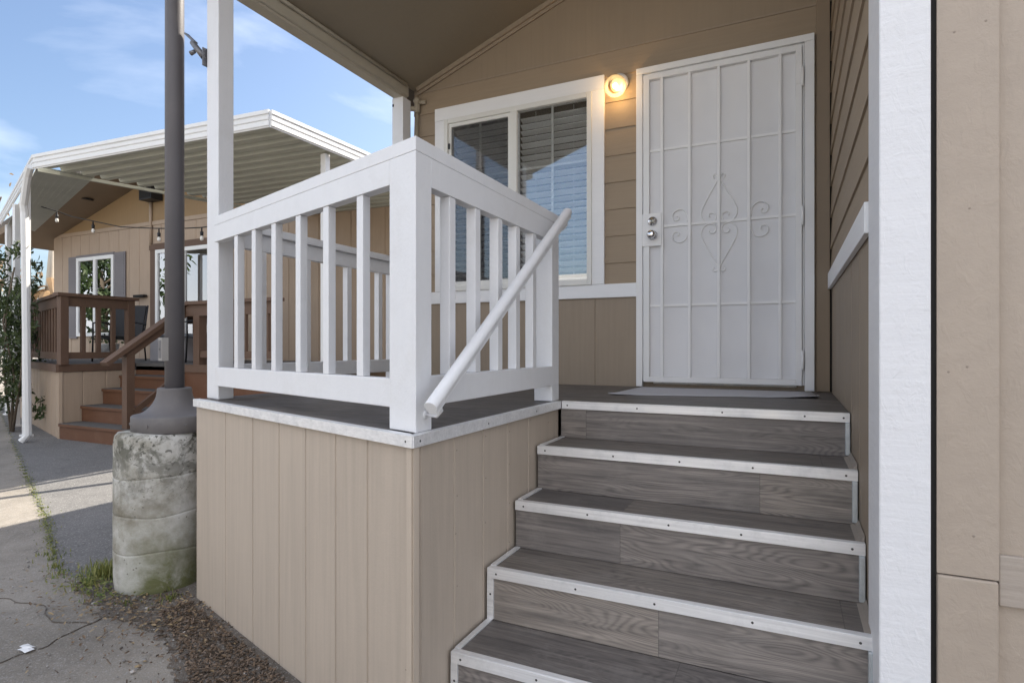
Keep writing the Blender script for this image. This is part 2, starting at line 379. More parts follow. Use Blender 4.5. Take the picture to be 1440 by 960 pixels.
def tag(o, label, cat, group=None, kind=None):
    if label: o['label'] = label
    if cat: o['category'] = cat
    if group: o['group'] = group
    if kind: o['kind'] = kind
    return o
def struct(o): o['kind'] = 'structure'; return o

D = .99                                   # porch deck level
SD = V((-.952,.306,0)); SN = V((-.306,-.952,0))   # street direction, outward normal of the skewed front
YW = 3.80                                 # door wall
XR = .212                                 # right-hand porch wall
LAPS = [1.803, 1.982, 2.160, 2.339, 2.517, 2.696, 2.874, 3.045]
def ceilz(x): return 3.259 + .359*(x+2.614)

# ------------------------------------------------------------------ ground
struct(MB().prism([(-90,-90),(90,-90),(90,90),(-90,90)], -.2, 0).build('ground', STREET))
m = MB()
jl = [(-14.5,6.20),(-9.355,4.146),(-6.586,3.035),(-4.996,2.412),(-3.991,1.975),(-3.62,1.80)]
edge = []
for (x0,y0),(x1,y1) in zip(jl, jl[1:]):
    k = max(2, int(math.hypot(x1-x0,y1-y0)/.09))
    for i in range(k):
        t = i/k; j = mnoise.noise(V((x0+(x1-x0)*t, y0+(y1-y0)*t, 0))*4)*.035
        edge.append((x0+(x1-x0)*t + j*.4, y0+(y1-y0)*t + j))
edge += [(-3.50,1.83),(-3.36,1.96),(-3.2,2.10),(-2.9,2.3),(-2.4,2.4),(-2.4,9),(-14.5,9)]
m.prism(edge, -.05, .004)
struct(m.build('asphalt_driveway', ASPH))
# dirt bed beside the deck skirt: an irregular patch
m = MB(); pts = []
inner = [(-2.62,1.95),(-.9,1.42),(-.5,1.2),(-.5,.6)]
outer = [(-1.2,.62),(-1.62,1.10),(-1.98,1.36),(-2.30,1.54),(-2.50,1.62),(-2.76,1.62),(-3.05,1.66),(-3.34,1.75),(-3.46,1.90),(-3.3,2.10),(-3.0,2.34),(-2.66,2.2)]
op = []
for (x0,y0),(x1,y1) in zip(outer, outer[1:]):
    k = max(2, int(math.hypot(x1-x0,y1-y0)/.012))
    for i in range(k):
        t = i/k; x = x0+(x1-x0)*t; y = y0+(y1-y0)*t
        q = mnoise.noise(V((x,y,3))*7)*.05 + mnoise.noise(V((x,y,8))*19)*.035 + mnoise.noise(V((x,y,5))*47)*.025
        op.append((x+q, y+q))
m.prism(inner[::-1][:0] + [(-2.62,1.97),(-.9,1.44),(-.6,1.2)] + [(-.6,.62)] + op, -.04, .008)
struct(m.build('dirt_bed', DIRT))
# crack in the paving
m = MB(); cp = [(-3.6,.92),(-2.95,1.10),(-2.812,1.207),(-2.80,1.36),(-2.854,1.553),(-2.90,1.66),(-2.96,1.74)]
lp, rp = [], []
for (x0,y0),(x1,y1) in zip(cp, cp[1:]):
    for i in range(9):
        t = i/9; x = x0+(x1-x0)*t; y = y0+(y1-y0)*t; q = mnoise.noise(V((x,y,1))*13)*.02; w = .0012+.005*abs(mnoise.noise(V((x,y,5))*17))
        d = V((x1-x0,y1-y0,0)).normalized(); nn = V((-d.y,d.x,0))
        lp.append((x+nn.x*(q+w), y+nn.y*(q+w))); rp.append((x+nn.x*(q-w), y+nn.y*(q-w)))
m.prism(lp + rp[::-1], -.02, .0045)
struct(m.build('pavement_crack', DIRT))

for cp in ([(-2.86,1.56),(-3.02,1.50),(-3.25,1.56),(-3.55,1.52),(-3.9,1.60)], [(-3.06,1.06),(-2.98,.96),(-2.80,.90)]):
    m = MB(); lp, rp = [], []
    for (x0,y0),(x1,y1) in zip(cp, cp[1:]):
        for i in range(9):
            t = i/9; x = x0+(x1-x0)*t; y = y0+(y1-y0)*t; q = mnoise.noise(V((x,y,2))*11)*.025; w = .0008+.0035*abs(mnoise.noise(V((x,y,6))*19))
            d = V((x1-x0,y1-y0,0)).normalized(); nn = V((-d.y,d.x,0)); lp.append((x+nn.x*(q+w), y+nn.y*(q+w))); rp.append((x+nn.x*(q-w), y+nn.y*(q-w)))
    m.prism(lp + rp[::-1], -.02, .0046); struct(m.build('pavement_crack', DIRT))
# mulch chips, fallen leaves, pebbles, weeds: nobody could count them
def inpoly(x, y, poly):
    c = False; j = len(poly)-1
    for i in range(len(poly)):
        xi, yi = poly[i]; xj, yj = poly[j]
        if (yi > y) != (yj > y) and x < (xj-xi)*(y-yi)/(yj-yi)+xi: c = not c
        j = i
    return c
bed = [(-2.66,1.90),(-1.0,1.38),(-.6,1.1),(-.6,.62)] + outer
chips = [(-2.66,1.90),(-1.0,1.38),(-.9,1.0),(-1.35,.95),(-1.72,1.24),(-2.05,1.46),(-2.40,1.64),(-2.66,1.74)]
def footing_clear(x, y): return math.hypot(x+3.04, y-2.01) > .222
def decks(x, y): return (x+.984)*SN.x + (y-1.395)*SN.y > -.0   # in front of the skewed skirt
m = MB()
def chip(x, y, z, l, w, h):
    a = R.random()*PI*2; tilt = R.gauss(0, .35); c, s_ = math.cos(a), math.sin(a)
    M_ = Matrix.Translation((x,y,z)) @ Matrix.Rotation(a,4,'Z') @ Matrix.Rotation(tilt,4,'Y') @ Matrix.Rotation(R.gauss(0,.4),4,'X')
    q = [(-l,-w*.6,-h),(l*.8,-w,-h),(l,w*.7,-h),(-l*.9,w,-h),(-l,-w*.6,h),(l*.8,-w,h),(l,w*.7,h),(-l*.9,w,h)]
    m.hexa([M_ @ V(p) for p in q])
n = 0
while n < 6500:
    x = R.uniform(-2.75,-.85); y = R.uniform(.9,2.0)
    if not decks(x,y): continue
    if not inpoly(x,y,chips):
        q = (x+.984)*SN.x + (y-1.395)*SN.y
        if R.random() > .06*math.exp(-((q-.25)/.20)**2 if q > .25 else 0): continue
    l = R.uniform(.002,.008) if R.random() < .85 else R.uniform(.008,.016); chip(x,y,.009+R.random()*.009,l,R.uniform(.0012,.004),R.uniform(.0008,.0025)); n += 1
n = 0
while n < 900:
    x = R.uniform(-3.5,-.6); y = R.uniform(.6,2.3)
    if not (inpoly(x,y,bed) and decks(x,y) and footing_clear(x,y)): continue
    chip(x,y,.011,R.uniform(.003,.010),R.uniform(.002,.004),R.uniform(.001,.002)); n += 1
tag(m.build('mulch', MULCH), None, None, None, 'stuff')
m = MB(); n = 0
def leaf(m, x, y, z, l, w, tilt=.25, up=0.0):
    a = R.random()*PI*2
    M_ = Matrix.Translation((x,y,z)) @ Matrix.Rotation(a,4,'Z') @ Matrix.Rotation(R.gauss(up,tilt),4,'Y') @ Matrix.Rotation(R.gauss(0,tilt),4,'X')
    v = [m.bm.verts.new(M_ @ V(p)) for p in ((-l,0,0),(-.3*l,-w,w*.35),(.4*l,-w*.8,w*.3),(l,0,0),(.4*l,w*.8,w*.3),(-.3*l,w,w*.35),(0,0,0))]
    for q in ((0,1,6),(1,2,6),(2,3,6),(3,4,6),(4,5,6),(5,0,6)): m.fv([v[i] for i in q])
while n < 520:
    x = R.gauss(-2.85,.40); y = R.gauss(1.72,.15)
    if not (decks(x,y) and footing_clear(x,y)) or y > 2.25: continue
    leaf(m, x, y, .014+R.random()*.008, R.uniform(.005,.015), R.uniform(.003,.007)); n += 1
for i in range(90):
    leaf(m, R.uniform(-4.2,-1.6), R.uniform(1.0,1.9) , .010, R.uniform(.003,.008), R.uniform(.002,.004)) if True else 0
tag(m.build('leaf_litter', LITTER, normals=False), None, None, None, 'stuff')
m = MB(); n = 0
while n < 420:
    x = R.uniform(-4.2,-1.0); y = R.uniform(.85,2.3)
    if not (decks(x,y) and footing_clear(x,y)): continue
    if R.random() > (.95 if inpoly(x,y,bed) else .25): continue
    r = R.uniform(.002,.006) if R.random() < .9 else R.uniform(.006,.011)
    m.lathe((x,y,.006), [(0,-r*.4),(r*.8,-r*.1),(r,r*.3),(r*.5,r*.75),(0,r*.8)], 6); n += 1
tag(m.build('gravel', PEBBLE), None, None, None, 'stuff')
m = MB()
def tuft(x, y, k, h, spread):
    for i in range(k):
        a = R.random()*2*PI; d = abs(R.gauss(0, spread)); bx, by = x+d*math.cos(a), y+d*math.sin(a)
        if not footing_clear(bx,by) or not decks(bx,by): continue
        hh = h*R.uniform(.4,1.1); b = R.random()*2*PI; ln = R.uniform(.15,.7)*hh; w = R.uniform(.0015,.0035)
        dx, dy = math.cos(b), math.sin(b); px, py = -dy*w, dx*w
        p = [(bx-px,by-py,.003),(bx+px,by+py,.003),(bx+dx*ln*.45+px*.8,by+dy*ln*.45+py*.8,hh*.65),(bx+dx*ln*.45-px*.8,by+dy*ln*.45-py*.8,hh*.65),(bx+dx*ln,by+dy*ln,hh)]
        v = [m.bm.verts.new(q) for q in p]; m.fv([v[0],v[1],v[2],v[3]]); m.fv([v[3],v[2],v[4]])
tuft(-3.335,1.90,230,.10,.055); tuft(-3.42,1.93,150,.07,.07); tuft(-3.30,1.80,120,.05,.07); tuft(-3.13,1.745,50,.03,.07); tuft(-2.76,1.86,70,.04,.05); tuft(-2.9,1.74,40,.03,.06)
for i in range(60):
    t = i/60; k = t*(len(jl)-2); a = int(k); f = k-a
    x = jl[a][0]+(jl[a+1][0]-jl[a][0])*f; y = jl[a][1]+(jl[a+1][1]-jl[a][1])*f
    if R.random() < .75: tuft(x, y, int(R.uniform(5,26)), R.uniform(.010,.022), .035)
    for _ in range(22): leaf(m, x+R.gauss(0,.02), y+R.gauss(0,.018), .008+R.random()*.006, R.uniform(.004,.010), R.uniform(.002,.005), .4)
for q in ((-3.99,1.98),(-3.75,1.86),(-3.62,1.82),(-3.9,1.93),(-8.9,4.02)): tuft(*q, 45, .035, .05)
# low broad weed leaves
for i in range(260):
    x, y = R.gauss(-3.25,.16), R.gauss(1.80,.07)
    if footing_clear(x,y) and decks(x,y): leaf(m, x, y, .016+R.random()*.02, R.uniform(.006,.016), R.uniform(.003,.007), .4)
tag(m.build('weeds', WEED, normals=False), None, None, None, 'stuff')
# paper scrap
m = MB()
g = [[V((-2.88+.02*i+.012*mnoise.noise(V((i*1.7,j*2.1,.3))), 1.285+.016*j+.012*mnoise.noise(V((i,j,4.))), .006+.016*abs(mnoise.noise(V((i*.9,j*1.3,9.)))))) for j in range(4)] for i in range(5)]
vs = [[m.bm.verts.new(p) for p in r] for r in g]
for i in range(4):
    for j in range(3):
        if (i,j) in ((3,2),(0,0)): continue
        m.fv([vs[i][j],vs[i+1][j],vs[i+1][j+1],vs[i][j+1]])
tag(m.build('paper_scrap', paint('paper',(.8,.8,.8),.9,.03), base=(-2.84,1.31,0)), 'crumpled white paper scrap lying by the pavement crack', 'litter')

# ------------------------------------------------------------------ our home
home = thing('mobile_home', 'brown lap sided home with recessed porch, white window and white security door', 'house', (-1.0,3.8,0))
def lap_profile(z_lo, laps, z_hi, t=.009):
    """(offset outwards, z) polyline of lapped boards"""
    ed = [z_lo] + [z for z in laps if z_lo+.02 < z < z_hi-.02] + [z_hi]; pr = []
    for a, b in zip(ed, ed[1:]): pr += [(t, a+.0005), (t, a+.004), (.001, b-.0005)]
    return pr
ZB0, ZB1, ZF = 1.575, 1.665, 3.215
# door wall
m = MB()
for xa, xb, zlo in ((-2.66,-2.405,1.66),(-2.405,-1.175,2.985),(-1.175,XR-.002,1.66)):   # boards left of, above and right of the window opening
    pr = lap_profile(zlo, LAPS, ZF)
    m.extr([(xa, YW-o, z) for o, z in pr] + [(xa, YW+.06, ZF-.0005), (xa, YW+.06, zlo+.0005)], (xb-xa,0,0))
m.mat(1).grooved((-2.66,YW-.002),(XR-.002,YW-.002), .2, 1.66, [.25+.305*i for i in range(9)], .06, .010, .004)
m.mat(1).box((-2.66,YW-.006,ZF),(XR-.002,YW+.06,ZF+.012))
# gable boards above, following the rake
m.mat(2)
xs = [-2.66 + .2*i for i in range(15)] + [XR-.002]
for a, b in zip(xs, xs[1:]):
    za, zb = max(ZF+.014, ceilz(a)+.06), max(ZF+.014, ceilz(b)+.06)
    if zb > ZF+.03: m.extr([(a+.0005,YW-.003,ZF+.0125),(b-.0005,YW-.003,ZF+.0125),(b-.0005,YW-.003,zb),(a+.0005,YW-.003,za)], (0,.05,0))
m.box((-2.66,YW-.0022,ZF+.013),(XR-.003,YW+.058,4.4))
m.build('front_wall', [SIDING, PANELB, paint('brown_gable_paint', (.31,.245,.175), .6, .05, grain=.12, gscale=(45,45,2.2))], home)
# right-hand porch wall (runs towards the camera), outside faces -X
m = MB(); prof = [(XR-o, 1.945, z) for o, z in lap_profile(1.66, LAPS + [3.215,3.385,3.565,3.74,3.92], 4.2)] + [(XR+.05,1.945,4.1995),(XR+.05,1.945,1.6605)]
m.extr(prof, (0, YW-1.945-.003, 0))
m.mat(1).grooved((XR-.001,YW-.003),(XR-.001,1.945), 0, 1.66, [.30,.60,.90,1.2,1.5], .05, .010, .004)
m.build('side_wall', [SIDING, PANELB], home)
# belt trim boards
m = MB(); m.box((-2.62,YW-.022,ZB0),(-.905,YW-.004,ZB1)); m.build('belt_trim', TRIMW, home, bevel=.002)
m = MB(); m.box((XR-.022,1.95,ZB0),(XR-.004,YW-.03,ZB1)); m.build('belt_trim', TRIMW, home, bevel=.002)
# brown corner board
m = MB(); m.box((.132,YW-.026,D+.002),(XR-.011,YW-.006,4.1)); m.build('corner_board', paint('brown_corner_paint', (.275,.21,.145), .5, .05), home, bevel=.002)
# ceiling and roof
def slab(m, x0, x1, y0, y1, dz0, dz1):
    m.hexa([(x0,y0,ceilz(x0)+dz0),(x1,y0,ceilz(x1)+dz0),(x1,y1,ceilz(x1)+dz0),(x0,y1,ceilz(x0)+dz0),(x0,y0,ceilz(x0)+dz1),(x1,y0,ceilz(x1)+dz1),(x1,y1,ceilz(x1)+dz1),(x0,y1,ceilz(x0)+dz1)])
m = MB(); slab(m, -2.66, 1.05, 1.42, YW-.002, 0, .02); m.build('porch_ceiling', CEIL, home)
m = MB(); slab(m, -2.82, 1.05, 1.38, 12.0, .021, .12)
zr = ceilz(1.05)
m.hexa([(1.05,1.38,zr+.021),(5.2,1.38,zr-1.47),(5.2,12,zr-1.47),(1.05,12,zr+.021),(1.05,1.38,zr+.12),(5.2,1.38,zr-1.37),(5.2,12,zr-1.37),(1.05,12,zr+.12)])
m.prism([(-3.28,4.74),(-2.815,4.74),(-2.815,12),(-3.66,12),(-3.66,5.26)], 3.04, 3.15)  # unseen side eave, added to widen the roof's shadow on the driveway
m.build('roof', NROOF, home)
m = MB(); m.bar((-2.62,YW-.022,ceilz(-2.62)-.016),(.13,YW-.022,ceilz(.13)-.016), .03, .034); m.bar((-2.62,YW-.012,ceilz(-2.62)-.045),(.13,YW-.012,ceilz(.13)-.045), .012, .022)
m.build('rake_moulding', paint('brown_moulding_paint', (.34,.275,.205), .5, .05), home)
# back of the house body so that light does not leak
m = MB(); m.box((-2.62,YW+.42,.15),(XR+.06,11.8,3.15)); m.box((XR+.062,1.87,.05),(5.0,11.8,3.0)); m.box((XR-.3,YW+.075,.2),(XR+.058,YW+.40,4.2)); m.build('house_body', SIDING, home)
m = MB(); m.box((XR-.012,YW-.014,D+.003),(XR-.0015,YW-.0035,4.1)); m.build('dark_gap_strip', DARKGAP, home)  # thin dark strip filling the corner gap
# eave beam
m = MB()
prof = [(-2.645,3.245),(-2.645,3.165),(-2.652,3.16),(-2.66,3.16),(-2.663,3.145),(-2.735,3.145),(-2.738,3.152),(-2.752,3.152),(-2.755,3.16),(-2.80,3.19),(-2.80,3.285),(-2.70,3.255)]
m.extr([(x,1.50,z) for x,z in prof], (0,2.20,0)); m.build('eave_beam', BEAM, home, bevel=.002)
m = MB(); m.tube([(-2.632,1.5,3.235),(-2.632,3.66,3.235)], .012, 8); m.build('beam_moulding', BEAM, home)
# conduit with fittings in the corner
m = MB(); m.tube([(-2.615,YW-.03,1.4),(-2.615,YW-.03,3.06)], .011, 10); m.tube([(-2.615,YW-.03,3.06),(-2.615,YW-.03,3.14)], .024, 10)
m.tube([(-2.62,YW-.03,3.09),(-2.70,YW-.06,3.10)], .02, 10); m.tube([(-2.60,YW-.028,3.14),(-2.54,YW-.022,3.13)], .016, 8); m.ball((-2.615,YW-.035,3.15), .028)
m.build('conduit', paint('beige_conduit', (.40,.35,.27), .5, .06), home)
# right-hand front wall piece: white corner post, tan batten, panel and board
m = MB(); m.box((.200,1.72,0),(.308,1.943,4.0)); m.build('corner_post', ROUGHW, home, bevel=.004)
m = MB(); m.box((.3085,1.744,0),(.3222,1.80,3.9)); m.build('dark_gap_strip', DARKGAP, home)  # dark strip filling the gap between post and batten
m = MB(); m.box((.3225,1.738,.697),(.444,1.80,3.9))
m.mat(1)
for z in (.78,1.19,1.20,1.62,2.02,2.03): m.lathe((.345+R.random()*.075,1.7378,z+R.gauss(0,.02)), [(0,.0006),(.0026,.0006),(.003,0)], 8, (0,-1,0), False)
m.build('batten', [BATTEN, NAIL], home, bevel=.004, seg=1)
m = MB(); m.box((.3225,1.732,0),(.442,1.80,.694)); m.build('batten', BATTEN, home, bevel=.004)
m = MB(); m.grooved((.440,1.756),(3.6,1.756), 0, 3.9, [.42,.82,1.22,1.62], .05); m.build('front_panel', BATTEN, home)
m = MB(); m.box((.4445,1.742,.637),(3.6,1.7555,.757)); m.build('belt_board', paint('tan_board_paint', (.40,.345,.295), .55, .06, grain=.35, gscale=(3,3,70)), home, bevel=.003)

# window
WX0, WX1, WZ0, WZ1 = -2.457, -1.123, ZB1, 3.06
m = MB(); y0, y1 = YW-.024, YW-.002
m.box((WX0,y0,WZ0+.001),(WX0+.085,y1,WZ1-.0955)); m.box((WX1-.085,y0,WZ0+.001),(WX1,y1,WZ1-.0955)); m.box((WX0,y0-.002,WZ1-.095),(WX1,y1,WZ1))
win = m.build('window', TRIMW, home, bevel=.002)
fx0, fx1, fz0, fz1 = WX0+.085, WX1-.085, WZ0, WZ1-.095
VINYLW = paint('white_vinyl_frame', (.74,.735,.70), .35, .02)
m = MB(); ya, yb = YW-.034, YW+.03
m.box((fx0,ya,fz0),(fx0+.034,yb,fz1)); m.box((fx1-.034,ya,fz0),(fx1,yb,fz1)); m.box((fx0+.034,ya,fz1-.036),(fx1-.034,yb,fz1)); m.box((fx0+.034,ya,fz0),(fx1-.034,yb,fz0+.04))
m.box((-1.814,ya-.002,fz0+.04),(-1.762,yb,fz1-.036))
m.build('frame', VINYLW, win, bevel=.003)
m = MB(); a, b = fx0+.0345, -1.8145; ys, ye = YW-.022, YW+.008; z0, z1 = fz0+.0405, fz1-.0365
m.box((a,ys,z0),(a+.026,ye,z1)); m.box((b-.022,ys,z0),(b,ye,z1)); m.box((a+.026,ys,z0),(b-.022,ye,z0+.03)); m.box((a+.026,ys,z1-.026),(b-.022,ye,z1))
m.build('sash', VINYLW, win, bevel=.002)
m = MB(); m.box((a+.026,YW-.004,z0+.03),(b-.022,YW-.001,z1-.026)); m.build('pane', GLASS, win)
m = MB(); m.box((a+.026,YW-.016,z0+.03),(b-.022,YW-.015,z1-.026)); m.build('insect_screen', INSECT, win)
m = MB(); m.box((a+.002,YW-.03,z0+.15),(a+.016,YW-.0225,z0+.19)); m.build('latch', BLACK, win)
m = MB(); m.box((a+.002,YW-.03,z1-.19),(a+.016,YW-.0225,z1-.15)); m.build('latch', BLACK, win)
m = MB(); a2, b2 = -1.7615, fx1-.0345; m.box((a2,YW-.008,z0),(b2,YW-.005,z1)); m.build('pane', GLASS, win)
m = MB(); xm = (a2+b2)/2
m.box((xm-.008,YW-.001,z0),(xm+.008,YW+.006,z1)); m.box((a2,YW,2.505),(b2,YW+.005,2.522)); xl = (a+b)/2
m.box((xl-.008,YW+.001,z0+.03),(xl+.008,YW+.007,z1-.03)); m.box((a+.026,YW+.002,2.505),(b-.022,YW+.006,2.522))
m.build('grille', VINYLW, win)
BLIND = paint('white_blind_slat', (.90,.90,.89), .5, .02)
for xa, xb in ((a+.03,b-.026),(a2+.004,b2-.004)):
    m = MB(); z = z0+.03; k = 0
    while z < z1-.03:
        tl = -.46 + .08*math.sin(k*2.3) if xb > -1.7 else -.40 + .05*math.sin(k*1.7)
        dy, dz = .0235*math.cos(tl), .0235*math.sin(tl)
        m.hexa([(xa,YW+.042-dy,z-dz),(xb,YW+.042-dy,z-dz+.002*math.sin(k)),(xb,YW+.042+dy,z+dz),(xa,YW+.042+dy,z+dz),(xa,YW+.042-dy,z-dz+.0025),(xb,YW+.042-dy,z-dz+.0025),(xb,YW+.042+dy,z+dz+.0025),(xa,YW+.042+dy,z+dz+.0025)])
        z += .0455; k += 1
    for q in (.22,.78): m.tube([(xa+(xb-xa)*q,YW+.042,z0+.01),(xa+(xb-xa)*q,YW+.042,z1)], .0012, 4)
    m.box((xa,YW+.025,z0+.004),(xb,YW+.060,z0+.022))
    m.build('blind', BLIND, win)
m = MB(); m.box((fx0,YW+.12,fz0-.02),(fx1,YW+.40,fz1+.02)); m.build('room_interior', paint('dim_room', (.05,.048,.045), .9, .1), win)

# entry door behind the security door
ed = MB(); dx0, dx1 = -.80, .03
ed.box((dx0,YW-.012,D+.02),(dx1,YW-.003,3.02))
for (xa, xb) in ((dx0+.11, -.425),(-.345, dx1-.11)):
    for (za, zb) in ((1.20,1.55),(1.70,2.38),(2.52,2.84)):
        ed.box((xa,YW-.018,za),(xb,YW-.0115,zb)); ed.box((xa+.035,YW-.024,za+.035),(xb-.035,YW-.0175,zb-.035))
edo = ed.build('entry_door', DOORW, home, bevel=.003)
m = MB(); m.lathe((-.763,YW-.012,1.824), [(0,.0),(.032,0),(.034,.006),(.030,.010),(0,.010)], 24, (0,-1,0)); m.tube([(-.763,YW-.018,1.824),(-.763,YW-.022,1.824),(-.74,YW-.022,1.829),(-.70,YW-.022,1.834),(-.665,YW-.022,1.821)], [.006,.007,.006,.006,.005], 10)
m.build('lever_handle', BRASSY, edo)

# white steel security door
SX0, SX1, SZ0, SZ1 = -.902, .122, D+.004, 3.040
SECW = paint('white_security_enamel', (.85,.85,.85), .42, .03, dirt=.05, dirtcol=(.55,.53,.5))
m = MB(); ya, yb = YW-.052, YW-.0095
m.box((SX0,ya,SZ0),(SX0+.040,yb,SZ1-.041)); m.box((SX1-.050,ya,SZ0),(SX1,yb,SZ1-.041)); m.box((SX0,ya,SZ1-.040),(SX1,yb,SZ1))
m.box((SX0+.0405,ya+.016,SZ0+.03),(SX0+.052,yb,SZ1-.041)); m.box((SX1-.062,ya+.016,SZ0+.03),(SX1-.0505,yb,SZ1-.041)); m.box((SX0+.052,ya+.016,SZ1-.054),(SX1-.062,yb,SZ1-.0405))
sec = m.build('security_door', SECW, home, bevel=.003)
lx0, lx1, lz0, lz1 = SX0+.054, SX1-.064, SZ0+.030, SZ1-.057
m = MB(); ya, yb = YW-.060, YW-.030
m.box((lx0,ya,lz0),(lx0+.032,yb,lz1)); m.box((lx1-.032,ya,lz0),(lx1,yb,lz1)); m.box((lx0+.032,ya,lz1-.032),(lx1-.032,yb,lz1)); m.box((lx0+.032,ya,lz0),(lx1-.032,yb,lz0+.034))
m.build('leaf_frame', SECW, sec, bevel=.002)
for x in (-.737,-.568,-.396,-.226,-.057):
    m = MB(); m.box((x-.0085,YW-.058,lz0+.0345),(x+.0085,YW-.042,lz1-.0325)); m.build('bar', SECW, sec, bevel=.0015)
for z in (2.500,2.013,1.510):
    m = MB(); m.box((lx0+.0325,YW-.0415,z-.0075),(lx1-.0325,YW-.031,z+.0075)); m.build('crossbar', SECW, sec)
m = MB(); m.box((lx0+.0325,YW-.0305,lz0+.0345),(lx1-.0325,YW-.0295,lz1-.0325)); m.build('screen', PERF, sec)
# scrollwork
def spiral(cx, cz, r0, a0, turns, sgn, k=18):
    return [(cx+r0*(1-.78*i/k)*math.cos(a0+sgn*turns*2*PI*i/k), YW-.037, cz+r0*(1-.78*i/k)*math.sin(a0+sgn*turns*2*PI*i/k)) for i in range(k+1)]
m = MB(); cx, cz = -.396, 2.006
for sx in (-1, 1):
    for sz in (-1, 1):
        P = lambda x, z: (cx+sx*x, YW-.037, cz+sz*z)
        pts = [P(.028,.272),P(.036,.286),P(.026,.296),P(.012,.290),P(.006,.270),P(.020,.240),P(.070,.150),P(.098,.092),P(.104,.060),P(.094,.026),P(.070,.006),P(.045,.004),P(.022,.020),P(.018,.044),P(.030,.060),P(.050,.062),P(.060,.050),P(.052,.040)]
        sm = []
        for i in range(len(pts)-1):
            p0, p1, p2, p3 = [V(pts[max(0,min(len(pts)-1,i+q))]) for q in (-1,0,1,2)]
            for t in (0,.33,.66): sm.append(.5*((2*p1)+(p2-p0)*t+(2*p0-5*p1+4*p2-p3)*t*t+(3*p1-p0-3*p2+p3)*t**3))
        sm.append(V(pts[-1])); m.tube(sm, .0042, 6)
for bx, sx in ((-.568,-1),(-.226,1)):
    for sz in (-1, 1):
        P = lambda x, z: (bx+sx*x, YW-.037, cz+sz*z)
        pts = [P(.012,.024),P(.014,.060),P(.034,.094),P(.068,.104),P(.098,.088),P(.106,.058),P(.090,.036),P(.070,.040),P(.066,.056),P(.078,.062)]
        sm = []
        for i in range(len(pts)-1):
            p0, p1, p2, p3 = [V(pts[max(0,min(len(pts)-1,i+q))]) for q in (-1,0,1,2)]
            for t in (0,.33,.66): sm.append(.5*((2*p1)+(p2-p0)*t+(2*p0-5*p1+4*p2-p3)*t*t+(3*p1-p0-3*p2+p3)*t**3))
        sm.append(V(pts[-1])); m.tube(sm, .0042, 6)
m.build('scrollwork', SECW, sec)
m = MB(); m.box((-.858,YW-.066,1.888),(-.738,YW-.0305,2.095)); m.build('lock_plate', SECW, sec, bevel=.003)
m = MB(); m.lathe((-.792,YW-.0665,2.043), [(0,0),(.029,0),(.030,.008),(.024,.016),(0,.016)], 28, (0,-1,0)); m.mat(1).lathe((-.792,YW-.0828,2.043), [(0,0),(.017,0),(.015,.004),(0,.004)], 20, (0,-1,0)); m.mat(2).box((-.7945,YW-.0875,2.035),(-.7895,YW-.0865,2.051)); m.build('deadbolt', [CHROME, BRASSY, CHROMEDARK], sec)
m = MB(); m.lathe((-.792,YW-.0665,1.955), [(0,0),(.030,0),(.031,.006),(.014,.010),(.012,.026),(.024,.034),(.028,.046),(.024,.058),(.010,.064),(0,.064)], 28, (0,-1,0)); m.build('door_knob', CHROME, sec)
for z in (2.80,2.00,1.17):
    m = MB(); m.tube([(lx1+.004,YW-.062,z-.055),(lx1+.004,YW-.062,z+.055)], .0075, 10); m.box((lx1-.028,YW-.0635,z-.042),(lx1+.004,YW-.0605,z+.042)); m.build('hinge', SECW, sec)

# porch ceiling / posts that carry the roof
def postpoly(p, wl, wy, y_dir=(0,1)): # corner p, width wl along the street, wy along +Y
    a = V((p[0],p[1],0)); b = a+SD*wl; yv = V((0,wy,0))
    return [tuple((a)[:2]), tuple((a+yv)[:2]), tuple((b+yv)[:2]), tuple(b[:2])]
TP = (-2.521,1.953)
m = MB(); m.prism(postpoly(TP,.150,.088), D, 3.146); 
tag(m.build('porch_post', WHITE, base=(-2.59,2.01,D), bevel=.004), 'tall white square porch post at the skewed front corner of the deck', 'post', 'posts under the porch roof')
m = MB(); m.box((-2.755,3.64,D),(-2.655,3.74,3.146)); m.mat(1).box((-2.752,3.637,3.08),(-2.738,3.639,3.10))
tag(m.build('porch_post', [WHITE, CHROMEDARK], base=(-2.705,3.69,D), bevel=.003), 'short looking white porch post under the eave beam beside the brown wall', 'post', 'posts under the porch roof')
# flag bracket
fb = thing('flag_bracket', 'dark metal flag holder screwed to the tall white porch post', 'bracket', (-2.672,1.99,2.72))
c = V((-2.672,1.995,2.72))
m = MB(); m.lathe(c+V((.004,.0,0)), [(0,0),(.018,0),(.020,.004),(0,.005)], 18, (-1,0,.0)); m.bar(c+V((0,0,-.055)), c+V((0,0,.035)), .03, .006, (1,0,0)); m.build('back_plate', STEELDARK, fb)
m = MB(); m.tube([c+V((-.004,-.003,-.01)), c+V((-.05,-.012,.045)), c+V((-.075,-.016,.075))], [.016,.015,.013], 12); m.tube([c+V((-.062,-.012,.028)), c+V((-.085,-.018,.02))], [.010,.012], 10); m.build('socket', STEELDARK, fb)
m = MB(); m.bar(c+V((-.055,-.012,.07)), c+V((-.115,-.020,.125)), .024, .008, (1,0,1)); m.build('flap', STEELDARK, fb)

